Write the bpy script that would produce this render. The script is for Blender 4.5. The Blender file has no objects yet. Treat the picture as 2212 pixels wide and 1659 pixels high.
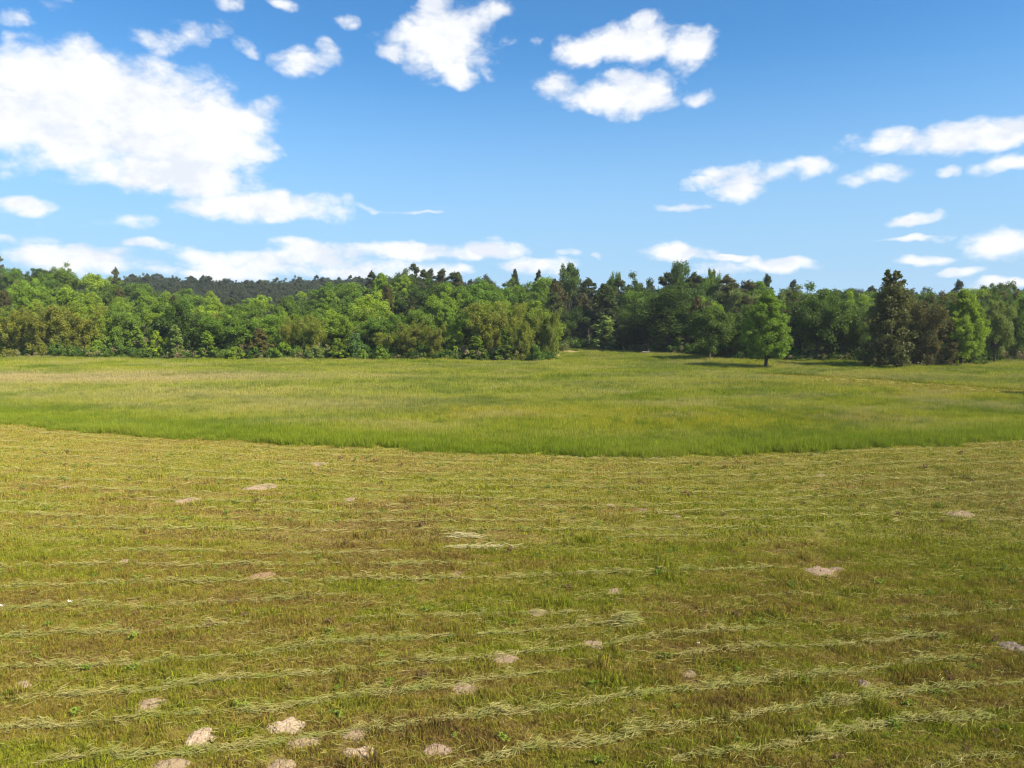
import bpy, math, random
import numpy as np
from mathutils import Vector

C = bpy.context.scene.collection
sc = bpy.context.scene
RAD = math.radians

# ------------------------------------------------------------------ camera
CAM_H, HORIZON, FPX = 9.0, 310.0, 711.0          # metres; picture rows at 1024 x 768
PITCH = math.atan((384 - HORIZON) / FPX)
cd = bpy.data.cameras.new('camera'); cam = bpy.data.objects.new('camera', cd); C.objects.link(cam)
cam.location = (0, 0, CAM_H); cam.rotation_euler = (math.pi / 2 - PITCH, 0, 0)
cd.sensor_width = 36; cd.lens = FPX / 1024 * 36; cd.clip_start = 0.1; cd.clip_end = 5000
sc.camera = cam
sc.view_settings.view_transform = 'Standard'; sc.view_settings.look = 'None'
sc.view_settings.gamma = 1; sc.view_settings.use_curve_mapping = False
sc.view_settings.exposure = 1.12
sc.render.engine = 'CYCLES'
sc.cycles.max_bounces = 6; sc.cycles.diffuse_bounces = 4; sc.cycles.transmission_bounces = 4
sc.cycles.volume_bounces = 0; sc.cycles.glossy_bounces = 2
sc.cycles.use_denoising = True
sc.cycles.sample_clamp_indirect = 6
sc.cycles.pixel_filter_type = 'BLACKMAN_HARRIS'; sc.cycles.filter_width = 1.2

# ------------------------------------------------------------------ sun and sky
SUN_EL, SUN_AZ = RAD(43), math.atan2(0.87, -0.49)    # azimuth measured from +Y towards +X
S = Vector((math.sin(SUN_AZ) * math.cos(SUN_EL), math.cos(SUN_AZ) * math.cos(SUN_EL), math.sin(SUN_EL)))
ld = bpy.data.lights.new('sun', 'SUN'); sun = bpy.data.objects.new('sun', ld); C.objects.link(sun)
ld.energy = 5.0; ld.angle = RAD(0.53); ld.color = (1.0, 0.93, 0.82)
sun.rotation_euler = S.to_track_quat('Z', 'Y').to_euler(); sun.location = (60, -40, 80)


class NT:
    """short helper to write node trees"""
    def __init__(s, t):
        s.t = t; s.n = t.nodes; s.l = t.links
    def put(s, sock, v):
        if v is None: return
        if isinstance(v, bpy.types.NodeSocket): s.l.new(v, sock)
        elif isinstance(v, (tuple, list)) and sock.type == 'RGBA' and len(v) == 3: sock.default_value = (*v, 1)
        else: sock.default_value = v
    def new(s, typ, ins=None, **kw):
        nd = s.n.new(typ)
        for k, v in kw.items(): setattr(nd, k, v)
        for k, v in (ins or {}).items(): s.put(nd.inputs[k], v)
        return nd
    def m(s, op, a, b=None, c=None, clamp=False):
        nd = s.n.new('ShaderNodeMath'); nd.operation = op; nd.use_clamp = clamp
        for i, v in enumerate((a, b, c)): s.put(nd.inputs[i], v)
        return nd.outputs[0]
    def v(s, op, a, b=None, c=None):
        nd = s.n.new('ShaderNodeVectorMath'); nd.operation = op
        for i, x in enumerate((a, b, c)):
            if x is not None: s.put(nd.inputs[i], x)
        return nd.outputs['Value'] if op in ('DOT_PRODUCT', 'LENGTH', 'DISTANCE') else nd.outputs[0]
    def step(s, x, lo, hi, a=0.0, b=1.0, smooth=True):
        nd = s.n.new('ShaderNodeMapRange'); nd.interpolation_type = 'SMOOTHSTEP' if smooth else 'LINEAR'
        for i, q in enumerate((x, lo, hi, a, b)): s.put(nd.inputs[i], q)
        return nd.outputs[0]
    def mix(s, f, a, b, mode='MIX'):
        nd = s.n.new('ShaderNodeMix'); nd.data_type = 'RGBA'; nd.blend_type = mode
        s.put(nd.inputs[0], f); s.put(nd.inputs[6], a); s.put(nd.inputs[7], b)
        return nd.outputs[2]
    def noise(s, vec, scale, detail=3, rough=0.55, dist=0.0):
        nd = s.new('ShaderNodeTexNoise', {'Vector': vec, 'Scale': scale, 'Detail': detail, 'Roughness': rough, 'Distortion': dist})
        return nd.outputs['Fac']


def px_dir(px, py):
    """direction of a picture point (1024 x 768) as a world vector"""
    v = 384 - py
    return np.array([px - 512, FPX * math.cos(PITCH) + v * math.sin(PITCH), -FPX * math.sin(PITCH) + v * math.cos(PITCH)])

def gpt(px, py, z=0.0):
    d = px_dir(px, py); t = (z - CAM_H) / d[2]
    return d[0] * t, d[1] * t

def ztop(px, py, Y):
    d = px_dir(px, py); return CAM_H + d[2] / d[1] * Y

# clouds: centre and half size, in picture pixels of the 2212-wide view, opacity; each becomes an azimuth and elevation on the sky
PUFFS = [
 (205,200,180,84,1), (110,265,270,85,1), (330,270,190,110,1), (470,255,115,55,1), (360,375,190,45,1), (62,108,42,28,.55), (480,320,100,50,1), (-150,240,200,90,1),
 (580,440,165,34,1), (420,450,60,20,.7), (50,445,58,20,.85), (160,562,110,28,1), (325,537,44,14,.8), (560,232,50,26,.75), (270,485,60,9,.1),
 (560,560,160,26,.82), (700,553,140,30,.86), (900,545,190,25,.88), (1050,540,90,20,.85), (620,578,240,16,.65), (500,590,80,15,.8), (1160,578,90,24,.8), (630,525,60,14,.5),(800,585,230,20,.75), (480,590,120,18,.8),
 (665,135,60,32,.55), (705,105,26,20,.55), (460,72,62,24,.45), (350,95,38,22,.55), (525,95,30,18,.55),
 (960,95,125,68,.95), (990,160,45,30,.9), (1000,70,70,40,.85), (880,60,40,28,.7), (940,12,45,20,.75), (860,120,40,22,.75), (1040,20,60,25,.5),
 (1370,85,120,42,.95), (1250,115,60,28,.9), (1390,55,40,22,.95), (1490,100,62,46,.95), (1330,210,125,40,.95), (1360,195,90,45,1), (1210,195,50,28,.6), (1500,215,40,14,.5), (1155,105,16,12,.3),
 (2080,295,190,36,1), (2190,275,60,28,1), (2170,360,60,14,.7), (1950,290,70,18,.8),
 (1620,380,100,24,.75), (1600,412,62,20,.78), (1535,400,60,14,.7), (1725,365,60,18,.6), (1476,447,68,13,.85), (1890,380,56,18,.55), (2040,373,22,10,.55),
 (1980,475,46,14,.8), (2160,525,70,28,.75), (1990,557,45,10,.75), (2066,585,42,11,.78), (2170,615,55,12,.7),
 (1470,550,78,20,.8), (1560,558,60,10,.65), (1680,572,82,17,.95), (1560,585,60,16,.6), (1290,548,22,11,.85), (1230,545,32,10,.5),
 (110,10,26,16,.3), (500,6,30,14,.4), (620,3,30,10,.45), (30,35,26,10,.2), (750,45,24,13,.3), (850,452,110,5,.45), (1960,515,100,4,.4), (60,480,90,7,.1), (60,520,90,6,.1),
]
world = bpy.data.worlds.new('World'); sc.world = world; world.use_nodes = True
world.node_tree.nodes.clear()
w = NT(world.node_tree)
dirv = w.new('ShaderNodeTexCoord').outputs['Generated']
sky = w.new('ShaderNodeTexSky', sky_type='NISHITA', sun_disc=False, sun_elevation=SUN_EL, sun_rotation=SUN_AZ, altitude=100, air_density=1.0, dust_density=0.5, ozone_density=2.0)
skyc = w.new('ShaderNodeHueSaturation', {'Saturation': 1.1, 'Value': 1.0, 'Color': sky.outputs[0], 'Hue': 0.5, 'Fac': 1.0}).outputs[0]
skyc = w.mix(1.0, skyc, (0.49, 0.90, 1.12), 'MULTIPLY')
sep = w.new('ShaderNodeSeparateXYZ', {0: dirv})
az = w.m('ARCTAN2', sep.outputs[0], sep.outputs[1]); el = w.m('ARCSINE', sep.outputs[2])
cc = w.new('ShaderNodeCombineXYZ', {0: az, 1: w.m('MULTIPLY', el, 1.5), 2: 0.0}).outputs[0]
n_a = w.noise(cc, 11.0, 10, 0.62)
n_s = w.noise(w.v('ADD', cc, (0.03, 0.04, 0.0)), 11.0, 5, 0.55)
n_big = w.noise(cc, 2.6, 4, 0.5)
n_f = w.noise(w.v('ADD', cc, (7, 3, 0)), 34.0, 7, 0.65)
vor = w.new('ShaderNodeTexVoronoi', {'Vector': w.v('ADD', cc, w.v('MULTIPLY', w.new('ShaderNodeTexNoise', {'Vector': cc, 'Scale': 20.0, 'Detail': 3}).outputs['Color'], (0.05, 0.05, 0.0))), 'Scale': 17.0, 'Detail': 3.0, 'Roughness': 0.55, 'Smoothness': 0.35}, feature='SMOOTH_F1', normalize=True, voronoi_dimensions='2D').outputs['Distance']
puff = w.m('SUBTRACT', 1.0, vor)
warp = w.new('ShaderNodeTexNoise', {'Vector': cc, 'Scale': 14.0, 'Detail': 3}).outputs['Color']
ae = w.new('ShaderNodeCombineXYZ', {0: az, 1: el, 2: 0.0}).outputs[0]
ae = w.v('ADD', ae, w.v('MULTIPLY', w.v('SUBTRACT', warp, (0.5, 0.5, 0.5)), (0.05, 0.035, 0.0)))
F = None
for (x, y, rx, ry, amp) in PUFFS:
    d = px_dir(x * 1024 / 2212, y * 1024 / 2212); d = d / np.linalg.norm(d)
    a0, e0 = math.atan2(d[0], d[1]), math.asin(d[2])
    ix, iy = 1536 / rx * .95, 1536 / ry * .95
    q = w.v('MULTIPLY_ADD', ae, (ix, iy, 0), (-a0 * ix, -e0 * iy, 0))
    f = w.m('MULTIPLY_ADD', w.v('DOT_PRODUCT', q, q), -amp, amp)
    F = f if F is None else w.m('MAXIMUM', F, f)
# beyond the picture the same scattered cumulus goes on
out_m = w.m('MAXIMUM', w.step(w.m('ABSOLUTE', az), 0.72, 0.95), w.step(el, 0.46, 0.62))
gen = w.m('MULTIPLY', w.step(n_big, 0.52, 0.64, -1.0, 0.9), 1.0)
gen = w.m('ADD', w.m('MULTIPLY', gen, out_m), w.m('SUBTRACT', out_m, 1.0))
F = w.m('MAXIMUM', w.m('MAXIMUM', F, gen), -1.0)
dens = w.m('ADD', w.m('MULTIPLY', F, 1.25), w.m('ADD', w.m('MULTIPLY', w.m('SUBTRACT', n_a, 0.50), 2.0), w.m('ADD', w.m('MULTIPLY', w.m('SUBTRACT', n_f, 0.5), 0.7), w.m('MULTIPLY', w.m('SUBTRACT', puff, 0.72), 2.2))))
cov = w.step(dens, -0.15, 1.0)
cov = w.m('MULTIPLY', cov, w.step(el, -0.01, 0.03))
lit = w.m('ADD', 0.95, w.m('ADD', w.m('MULTIPLY', w.m('SUBTRACT', n_a, n_s), 0.7), w.m('MULTIPLY', w.m('SUBTRACT', w.m('MINIMUM', n_big, 0.5), 0.5), w.step(F, 0.3, 0.9, 0.0, 1.3))))
lit = w.m('MINIMUM', w.m('MAXIMUM', lit, 0.86), 1.02)
cl = w.mix(w.step(lit, 0.78, 1.0), (4.7, 5.1, 5.85), (6.3, 6.38, 6.5))
vale = w.step(el, 0.02, 0.36, 0.85, 0.0)                       # the sky pales towards the horizon
skyc = w.mix(vale, skyc, (2.5, 3.9, 5.65))
bgc = w.mix(cov, skyc, cl)
bg = w.new('ShaderNodeBackground', {'Color': bgc, 'Strength': 0.075})
w.l.new(bg.outputs[0], w.new('ShaderNodeOutputWorld').inputs[0])

# ------------------------------------------------------------------ land
EDGE = [(-300, 400), (0, 424), (100, 434), (200, 440), (300, 446), (450, 452), (560, 455), (650, 457), (720, 456.5), (830, 451), (930, 446), (1024, 440), (1300, 426)]
ed = np.array([gpt(*p) for p in EDGE])
def edge_y(X):
    return np.interp(X, ed[:, 0], ed[:, 1])
TL = [(-600, 359), (0, 359.3), (120, 359.5), (330, 360.5), (545, 362), (556, 352), (575, 349.5), (650, 353), (700, 357.5), (740, 360.5), (850, 363), (1024, 362), (1600, 362)]
tl_px = np.array([p[0] for p in TL], float); tl_d = np.array([gpt(*p)[1] for p in TL])
RISE = [(-500, 14), (0, 12), (60, 10.5), (130, 5), (230, 1.0), (330, 3), (400, 7), (480, 6.5), (560, 5), (700, 4), (1024, 3.0), (1600, 3)]
RIDGE = [(-500, 6), (60, 6), (110, 10), (160, 15), (340, 14), (420, 9), (560, 6), (1024, 4), (1600, 4)]
def smooth(t):
    t = np.clip(t, 0, 1); return t * t * (3 - 2 * t)
def tline(pxv): return np.interp(pxv, tl_px, tl_d)
def height(X, Y):
    X = np.asarray(X, float); Y = np.asarray(Y, float)
    p = 512 + FPX * X / np.maximum(Y, 25.0)
    t = tline(p)
    z = np.interp(p, *np.array(RISE).T) * smooth((Y - t + 4) / 115)
    z = z + np.interp(p, *np.array(RIDGE).T) * smooth((Y - 330) / 130)
    z = z + 0.14 * np.sin(X * .11 + 1.3) * np.sin(Y * .13) * smooth((Y - 20) / 40) + 0.05 * np.sin(X * .5 + Y * .21) * np.sin(Y * .37 - X * .1)
    return z

def mesh(name, verts, faces, mats=(), attrs=None, uv=None, smooth_sh=False):
    """verts (n,3); faces (m,k) of one size k, or a list of such arrays"""
    verts = np.asarray(verts, np.float32)
    fl = faces if isinstance(faces, list) else [faces]
    fl = [np.asarray(f, np.int32) for f in fl if len(f)]
    me = bpy.data.meshes.new(name)
    me.vertices.add(len(verts)); me.vertices.foreach_set('co', verts.ravel())
    loops = np.concatenate([f.ravel() for f in fl]); tot = np.concatenate([np.full(len(f), f.shape[1], np.int32) for f in fl])
    me.loops.add(len(loops)); me.loops.foreach_set('vertex_index', loops)
    me.polygons.add(len(tot)); me.polygons.foreach_set('loop_start', np.concatenate([[0], np.cumsum(tot)[:-1]]).astype(np.int32))
    me.polygons.foreach_set('loop_total', tot)
    if smooth_sh: me.polygons.foreach_set('use_smooth', np.ones(len(tot), bool))
    for k, (dom, arr) in (attrs or {}).items():
        a = me.attributes.new(k, 'FLOAT', dom); a.data.foreach_set('value', np.asarray(arr, np.float32))
    for m in mats: me.materials.append(m)
    me.update(calc_edges=True); me.validate()
    return me

def link(name, me, parent=None, **props):
    o = bpy.data.objects.new(name, me); C.objects.link(o)
    if parent is not None: o.parent = parent
    for k, v in props.items(): o[k] = v
    return o

def empty(name, loc, label, cat, group=None):
    o = bpy.data.objects.new(name, None); C.objects.link(o); o.location = loc; o.empty_display_size = .5
    o['label'] = label; o['category'] = cat
    if group: o['group'] = group
    return o

# ---- materials
def material(name):
    m = bpy.data.materials.new(name); m.use_nodes = True; m.node_tree.nodes.clear()
    return m, NT(m.node_tree)

def finish(n, col, transl=0.0, bump=None, gloss=0.0):
    dif = n.new('ShaderNodeBsdfDiffuse', {'Color': col, 'Roughness': 0.6})
    if bump is not None: n.l.new(bump, dif.inputs['Normal'])
    sh = dif.outputs[0]
    if transl:
        tr = n.new('ShaderNodeBsdfTranslucent', {'Color': col}).outputs[0]
        sh = n.new('ShaderNodeMixShader', {0: transl, 1: sh, 2: tr}).outputs[0]
    if gloss:
        gl = n.new('ShaderNodeBsdfGlossy', {'Color': (.8, .8, .8), 'Roughness': .5}).outputs[0]
        sh = n.new('ShaderNodeMixShader', {0: gloss, 1: sh, 2: gl}).outputs[0]
    n.l.new(sh, n.new('ShaderNodeOutputMaterial').inputs[0])

def gauss(n, pos, x, y, rx, ry):
    ix, iy = 1 / rx, 1 / ry
    q = n.v('MULTIPLY_ADD', pos, (ix, iy, 0), (-x * ix, -y * iy, 0))
    return n.m('EXPONENT', n.m('MULTIPLY', n.v('DOT_PRODUCT', q, q), -1.0))

# rows of the mower run a little uphill to the right near the camera
def mown_colour(n, pos, ground=False):
    s2 = n.v('MULTIPLY', pos, (0.26, 1.0, 0.0))
    n1 = n.noise(s2, 0.6, 5, 0.65); n2 = n.noise(n.v('ADD', s2, (31, 7, 0)), 1.5, 4, 0.65); n3 = n.noise(n.v('ADD', pos, (3, 57, 0)), 0.10, 3, 0.5)
    n4 = n.noise(n.v('ADD', pos, (13, 5, 0)), 3.0, 3, 0.6)
    yy = n.new('ShaderNodeSeparateXYZ', {0: pos}).outputs[1]
    xx = n.new('ShaderNodeSeparateXYZ', {0: pos}).outputs[0]
    g = n.m('ADD', n.m('ADD', n.m('MULTIPLY', n1, 0.8), n.step(xx, -2.0, 14.0, 0.0, 0.12)), n.m('ADD', n.m('MULTIPLY', n2, 0.7), n.m('ADD', n.m('MULTIPLY', n3, 0.7), n.m('MULTIPLY', n4, 0.5))))
    # far part of the cut strip dries paler, the middle right stays green
    far = n.step(yy, 30.0, 46.0)
    dk = n.step(yy, 14.0, 34.0)
    c = n.mix(n.step(g, 1.16, 1.36), n.mix(dk, (0.165, 0.112, 0.032), (0.235, 0.170, 0.046)), n.mix(dk, (0.215, 0.180, 0.032), (0.300, 0.255, 0.048)))
    c = n.mix(n.step(g, n.mix(dk, (1.30,) * 3, (1.24,) * 3), n.mix(dk, (1.58,) * 3, (1.50,) * 3)), c, n.mix(dk, (0.170, 0.205, 0.014), (0.235, 0.262, 0.022)))
    c = n.mix(n.m('MULTIPLY', far, n.step(n2, 0.35, 0.62, 0.75, 0.2)), c, (0.42, 0.36, 0.085))
    n5 = n.noise(n.v('ADD', pos, (17, 29, 0)), 7.0, 4, 0.7)
    k5 = n.mix(n.step(n5, 0.3, 0.7), (.62, .60, .56), (1.22, 1.22, 1.16)); c = n.mix(n.step(yy, 45.0, 20.0, .3, 1.0), c, n.mix(1.0, c, k5, 'MULTIPLY'))
    rb = gauss(n, pos, 27, 33, 9, 6)
    c = n.mix(n.m('MULTIPLY', rb, 0.5), c, (0.26, 0.18, 0.08))
    c = n.mix(1.0, c, (1.19, 1.11, 1.12), 'MULTIPLY')
    return c

def grass_material(name, kind):
    m, n = material(name)
    pos = n.new('ShaderNodeNewGeometry').outputs['Position']
    tint = n.new('ShaderNodeAttribute', attribute_name='tint').outputs['Fac']
    oi = n.new('ShaderNodeObjectInfo').outputs['Random']
    if kind == 'mown':
        c = mown_colour(n, pos)
        c = n.mix(n.step(tint, 0.0, 0.32, 0.55, 0.0), c, (0.200, 0.128, 0.045))         # dead stubble
        c = n.mix(n.step(tint, 0.68, 1.0, 0.0, 0.65), c, (0.240, 0.290, 0.024))        # fresh blades
        t2 = n.m('FRACT', n.m('MULTIPLY', tint, 7.13))
        c = n.mix(1.0, c, n.new('ShaderNodeCombineColor', {0: n.step(t2, 0, 1, .55, 1.38, False), 1: n.step(t2, 0, 1, .55, 1.35, False), 2: n.step(t2, 0, 1, .6, 1.3, False)}).outputs[0], 'MULTIPLY')
        finish(n, c, 0.30)
    else:
        hh = n.new('ShaderNodeAttribute', attribute_name='hgt').outputs['Fac']
        c = meadow_colour(n, pos)
        seed = meadow_seed(n, pos)
        c = n.mix(n.step(tint, 0.0, 0.3, 0.35, 0.0), c, (0.33, 0.25, 0.10))
        tip = n.m('MULTIPLY', n.step(hh, 0.55, 0.95), seed)
        c = n.mix(tip, c, (0.52, 0.40, 0.20))
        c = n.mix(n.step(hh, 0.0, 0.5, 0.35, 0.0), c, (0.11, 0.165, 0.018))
        t2 = n.m('FRACT', n.m('MULTIPLY', tint, 7.13))
        k = n.step(t2, 0, 1, .75, 1.25, False)
        c = n.mix(1.0, c, n.new('ShaderNodeCombineColor', {0: k, 1: k, 2: k}).outputs[0], 'MULTIPLY')
        finish(n, c, 0.38)
    return m

SEEDS = [(-58, 92, 42, 9, .95), (-70, 78, 25, 8, .7), (-34, 74, 22, 9, .55), (-18, 66, 18, 8, .5), (42, 93, 22, 8, .55), (12, 84, 30, 6, .35), (-10, 110, 40, 6, .3)]
YELLOW = [(14, 56, 10, 5), (27, 58, 8, 4), (48, 74, 12, 6), (-2, 60, 8, 4), (36, 84, 14, 3.5), (60, 66, 10, 5)]
def edge_dist(n, pos):     # metres beyond the cut edge (a shallow bow)
    sp = n.new('ShaderNodeSeparateXYZ', {0: pos}); q = n.m('SUBTRACT', sp.outputs[0], 9.0)
    return n.m('SUBTRACT', sp.outputs[1], n.m('MULTIPLY_ADD', n.m('MULTIPLY', q, q), 0.0046, 44.0))
def meadow_seed(n, pos):
    s2 = n.v('MULTIPLY', pos, (0.5, 1.0, 0.0))
    a = n.step(n.noise(n.v('ADD', s2, (5, 91, 0)), 0.17, 4, 0.6), 0.42, 0.68, 0.03, 0.5)
    for (x, y, rx, ry, s) in SEEDS:
        a = n.m('MAXIMUM', a, n.m('MULTIPLY', gauss(n, pos, x, y, rx, ry), s))
    return n.m('MULTIPLY', a, n.step(edge_dist(n, pos), 2.0, 10.0, 0.15, 1.0))
def meadow_colour(n, pos):
    s2 = n.v('MULTIPLY', pos, (0.5, 1.0, 0.0))
    n1 = n.noise(s2, 0.13, 5, 0.65); n2 = n.noise(n.v('ADD', pos, (31, 7, 0)), 0.8, 5, 0.7)
    g = n.m('ADD', n.m('MULTIPLY', n1, 1.0), n.m('MULTIPLY', n2, 0.62))
    c = n.mix(n.step(g, 0.68, 0.88), (0.135, 0.200, 0.012), (0.278, 0.310, 0.026))
    c = n.mix(n.step(g, 0.86, 1.02, 0.0, 0.5), c, (0.40, 0.35, 0.07))
    y = None
    for q in YELLOW:
        gq = gauss(n, pos, *q); y = gq if y is None else n.m('MAXIMUM', y, gq)
    c = n.mix(n.m('MULTIPLY', y, n.step(n2, 0.4, 0.6, 0.1, 0.65)), c, (0.40, 0.34, 0.020))
    c = n.mix(n.m('MULTIPLY', n.step(meadow_seed(n, pos), .25, .95), .45), c, (.42, .335, .15))
    lush = n.step(edge_dist(n, pos), 0.0, 10.0, 0.7, 0.0)
    return n.mix(1.0, n.mix(lush, c, (0.185, 0.250, 0.016)), (1.13, 1.10, 1.0), 'MULTIPLY')

mat_mown = grass_material('mown_grass', 'mown')
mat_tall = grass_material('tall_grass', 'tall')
def ground_mat(name, kind):
    m, n = material(name)
    pos = n.new('ShaderNodeNewGeometry').outputs['Position']
    if kind == 'mown':
        c = n.mix(0.55, mown_colour(n, pos), (0.135, 0.095, 0.045))
        fine = n.noise(pos, 9.0, 4, 0.7)
        c = n.mix(n.step(fine, 0.3, 0.7, 0.55, 0.0), c, (0.07, 0.05, 0.025))
    elif kind == 'meadow':
        c = meadow_colour(n, pos); fine = n.noise(pos, 4.0, 4, 0.7)
        c = n.mix(n.step(fine, 0.3, 0.7, 0.6, 0.0), c, (0.09, 0.10, 0.02))
    elif kind == 'strip':
        fine = n.noise(pos, 2.0, 4, 0.7)
        c = n.mix(n.step(fine, 0.3, 0.7), (0.235, 0.215, 0.060), (0.33, 0.285, 0.095))
    elif kind == 'soil':
        fine = n.noise(pos, 2.0, 4, 0.7)
        c = n.mix(n.step(fine, 0.3, 0.7), (0.20, 0.17, 0.06), (0.30, 0.23, 0.10))
    else:
        fine = n.noise(pos, 1.2, 4, 0.7)
        c = n.mix(n.step(fine, 0.3, 0.7), (0.05, 0.04, 0.022), (0.06, 0.07, 0.022))  # leaf litter, coloured darker for the shade under the trees
    b = n.new('ShaderNodeBump', {'Height': fine, 'Strength': 0.6, 'Distance': 0.08}).outputs[0]
    finish(n, c, 0.0, b)
    return m

def sheet(name, xs, yfun, mat, dz=0.0):
    """a sheet over columns xs; yfun gives each column's rows (same count)"""
    rows = np.array([yfun(x) for x in xs]); nx, ny = rows.shape
    X = np.repeat(xs[:, None], ny, 1)
    Z = height(X, rows) + dz
    V = np.stack([X, rows, Z], -1).reshape(-1, 3)
    i, j = np.meshgrid(np.arange(nx - 1), np.arange(ny - 1), indexing='ij')
    a = (i * ny + j).ravel(); Fq = np.stack([a, a + ny, a + ny + 1, a + 1], -1)
    return link(name, mesh(name, V, Fq, [mat], smooth_sh=True), kind='structure')

xs = np.unique(np.concatenate([np.linspace(-700, -120, 24), np.linspace(-120, 120, 161), np.linspace(120, 700, 24)]))
def floor_y(x):   # where the meadow turns into woodland floor
    ys = np.linspace(60, 220, 321); d = ys - tline(512 + FPX * x / ys); k = np.argmax(d > 1.0)
    return ys[k] if (d > 1.0).any() else 150.0
fl = np.array([floor_y(x) for x in xs])
fly = lambda x: np.interp(x, xs, fl)
ground_mown = ground_mat('cut_field_soil', 'mown'); ground_meadow = ground_mat('meadow_soil', 'meadow'); ground_wood = ground_mat('shaded_leaf_litter', 'wood')
sheet('mown_field', xs, lambda x: np.concatenate([np.linspace(-120, 5, 8), np.linspace(5, edge_y(x), 90)[1:]]), ground_mown)
sheet('meadow', xs, lambda x: np.linspace(edge_y(x), fly(x), 90), ground_meadow)
sheet('wooded_hillside', xs, lambda x: np.concatenate([np.linspace(fly(x), 330, 50), np.linspace(330, 1000, 50)[1:]]), ground_wood)
# the pale cut strip that crosses the meadow on the right, and bare soil where the track enters the trees
ST = [(735, 373.5, 375.5), (770, 374.5, 378.5), (800, 375.5, 381.5), (850, 378, 386.5), (900, 381, 391), (950, 384.5, 394.5), (1024, 389, 399), (1150, 396, 409)]
st_far = np.array([gpt(p[0], p[1]) for p in ST]); st_near = np.array([gpt(p[0], p[2]) for p in ST])
def in_strip(X, Y):
    return (X > st_near[0, 0]) & (Y > np.interp(X, st_near[:, 0], st_near[:, 1])) & (Y < np.interp(X, st_far[:, 0], st_far[:, 1]))
sx = np.linspace(st_near[0, 0] + 1, st_near[-1, 0] - 1, 60)
sheet('cut_strip', sx, lambda x: np.linspace(np.interp(x, st_near[:, 0], st_near[:, 1]), np.interp(x, st_far[:, 0], st_far[:, 1]) + .2, 8), ground_mat('cut_strip', 'strip'), 0.012)
SOIL = [(548, 560, 357.5, 353.5), (560, 578, 354, 350.5)]
def patch(name, px0, px1, pyn, pyf, mat):
    (x0, y0), (x1, y1) = gpt(px0, pyn), gpt(px1, pyf); cx, cy = (x0 + x1) / 2, (y0 + y1) / 2; rx, ry = abs(x1 - x0) / 2 + .5, abs(y1 - y0) / 2
    rng = np.random.default_rng(int(px0)); a = np.linspace(0, 2 * np.pi, 40, endpoint=False); k = 1 + .15 * np.sin(3 * a + 1) + .1 * np.sin(7 * a)
    V = [(cx, cy)] + [(cx + rx * np.cos(t) * q, cy + ry * np.sin(t) * q) for t, q in zip(a, k)]
    V = np.array(V); V = np.c_[V, height(V[:, 0], V[:, 1]) + .016]
    Ft = [(0, i + 1, (i + 1) % 40 + 1) for i in range(40)]
    link(name, mesh(name, V, np.array(Ft), [mat]), kind='structure'); return cx, cy, rx, ry
mat_soil = ground_mat('bare_soil', 'soil')
soil = [patch('track', *q, mat_soil) for q in SOIL]

# ------------------------------------------------------------------ shapes for plants
def tubes(paths, k=6):
    """paths: list of (points (n,3), radii (n)) -> verts, quads"""
    V, Q, o = [], [], 0
    for P, R in paths:
        P = np.asarray(P, float); R = np.asarray(R, float); n = len(P)
        T = np.gradient(P, axis=0); T /= np.linalg.norm(T, axis=1)[:, None] + 1e-9
        ref = np.where(np.abs(T[:, 2:3]) > .9, np.array([[1., 0, 0]]), np.array([[0, 0, 1.]]))
        U = np.cross(T, ref); U /= np.linalg.norm(U, axis=1)[:, None] + 1e-9; W = np.cross(T, U)
        a = np.linspace(0, 2 * np.pi, k, endpoint=False)
        ring = P[:, None] + R[:, None, None] * (np.cos(a)[None, :, None] * U[:, None] + np.sin(a)[None, :, None] * W[:, None])
        V.append(ring.reshape(-1, 3))
        for i in range(n - 1):
            for j in range(k):
                Q.append((o + i * k + j, o + i * k + (j + 1) % k, o + (i + 1) * k + (j + 1) % k, o + (i + 1) * k + j))
        o += n * k
    return np.concatenate(V), np.array(Q)

def limb(rng, p0, p1, r0, r1, n=5, sag=0.1):
    t = np.linspace(0, 1, n)[:, None]; p0, p1 = np.array(p0, float), np.array(p1, float); L = np.linalg.norm(p1 - p0)
    P = p0 + (p1 - p0) * t; P[:, 2] += sag * L * np.sin(np.pi * t[:, 0]); P[1:-1] += rng.normal(0, .03 * L, (n - 2, 3))
    return P, np.linspace(r0, r1, n)

def leaves(rng, cen, rad, n_per, size, out_w=0.7, up=0.0, vert=0.0, shell=0.35, flat=1.0, long_out=0.0):
    """leaf-sized quads around clump centres: cen (n,3), rad (n,3)"""
    cen = np.asarray(cen, float); rad = np.asarray(rad, float); n = len(cen); N = n * n_per
    u = rng.normal(size=(N, 3)); u /= np.linalg.norm(u, axis=1)[:, None]
    rr = (shell + (1 - shell) * rng.random(N)) ** 1.0 * rng.choice([1, 1, 1, 1.25], N)
    c = np.repeat(cen, n_per, 0) + u * rr[:, None] * np.repeat(rad, n_per, 0)
    nor = out_w * u + (1 - out_w) * 1.2 * rng.normal(size=(N, 3)); nor[:, 2] += up
    nor /= np.linalg.norm(nor, axis=1)[:, None] + 1e-9
    d = rng.normal(size=(N, 3)); d[:, 2] += vert; d += long_out * u * 3
    d -= nor * (d * nor).sum(1)[:, None]; d /= np.linalg.norm(d, axis=1)[:, None] + 1e-9
    b = np.cross(nor, d)
    s = (0.6 + 0.8 * rng.random(N))[:, None]
    L, Wd = size
    V = np.stack([c - d * L / 2 * s, c + b * Wd / 2 * s - d * L * .05 * s, c + d * L / 2 * s, c - b * Wd / 2 * s - d * L * .05 * s], 1).reshape(-1, 3)
    Q = np.arange(N * 4).reshape(N, 4)
    ct = np.repeat(rng.random(n), n_per)
    tint = np.clip(.65 * ct + .35 * rng.random(N), 0, 1)
    return V, Q, tint

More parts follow.
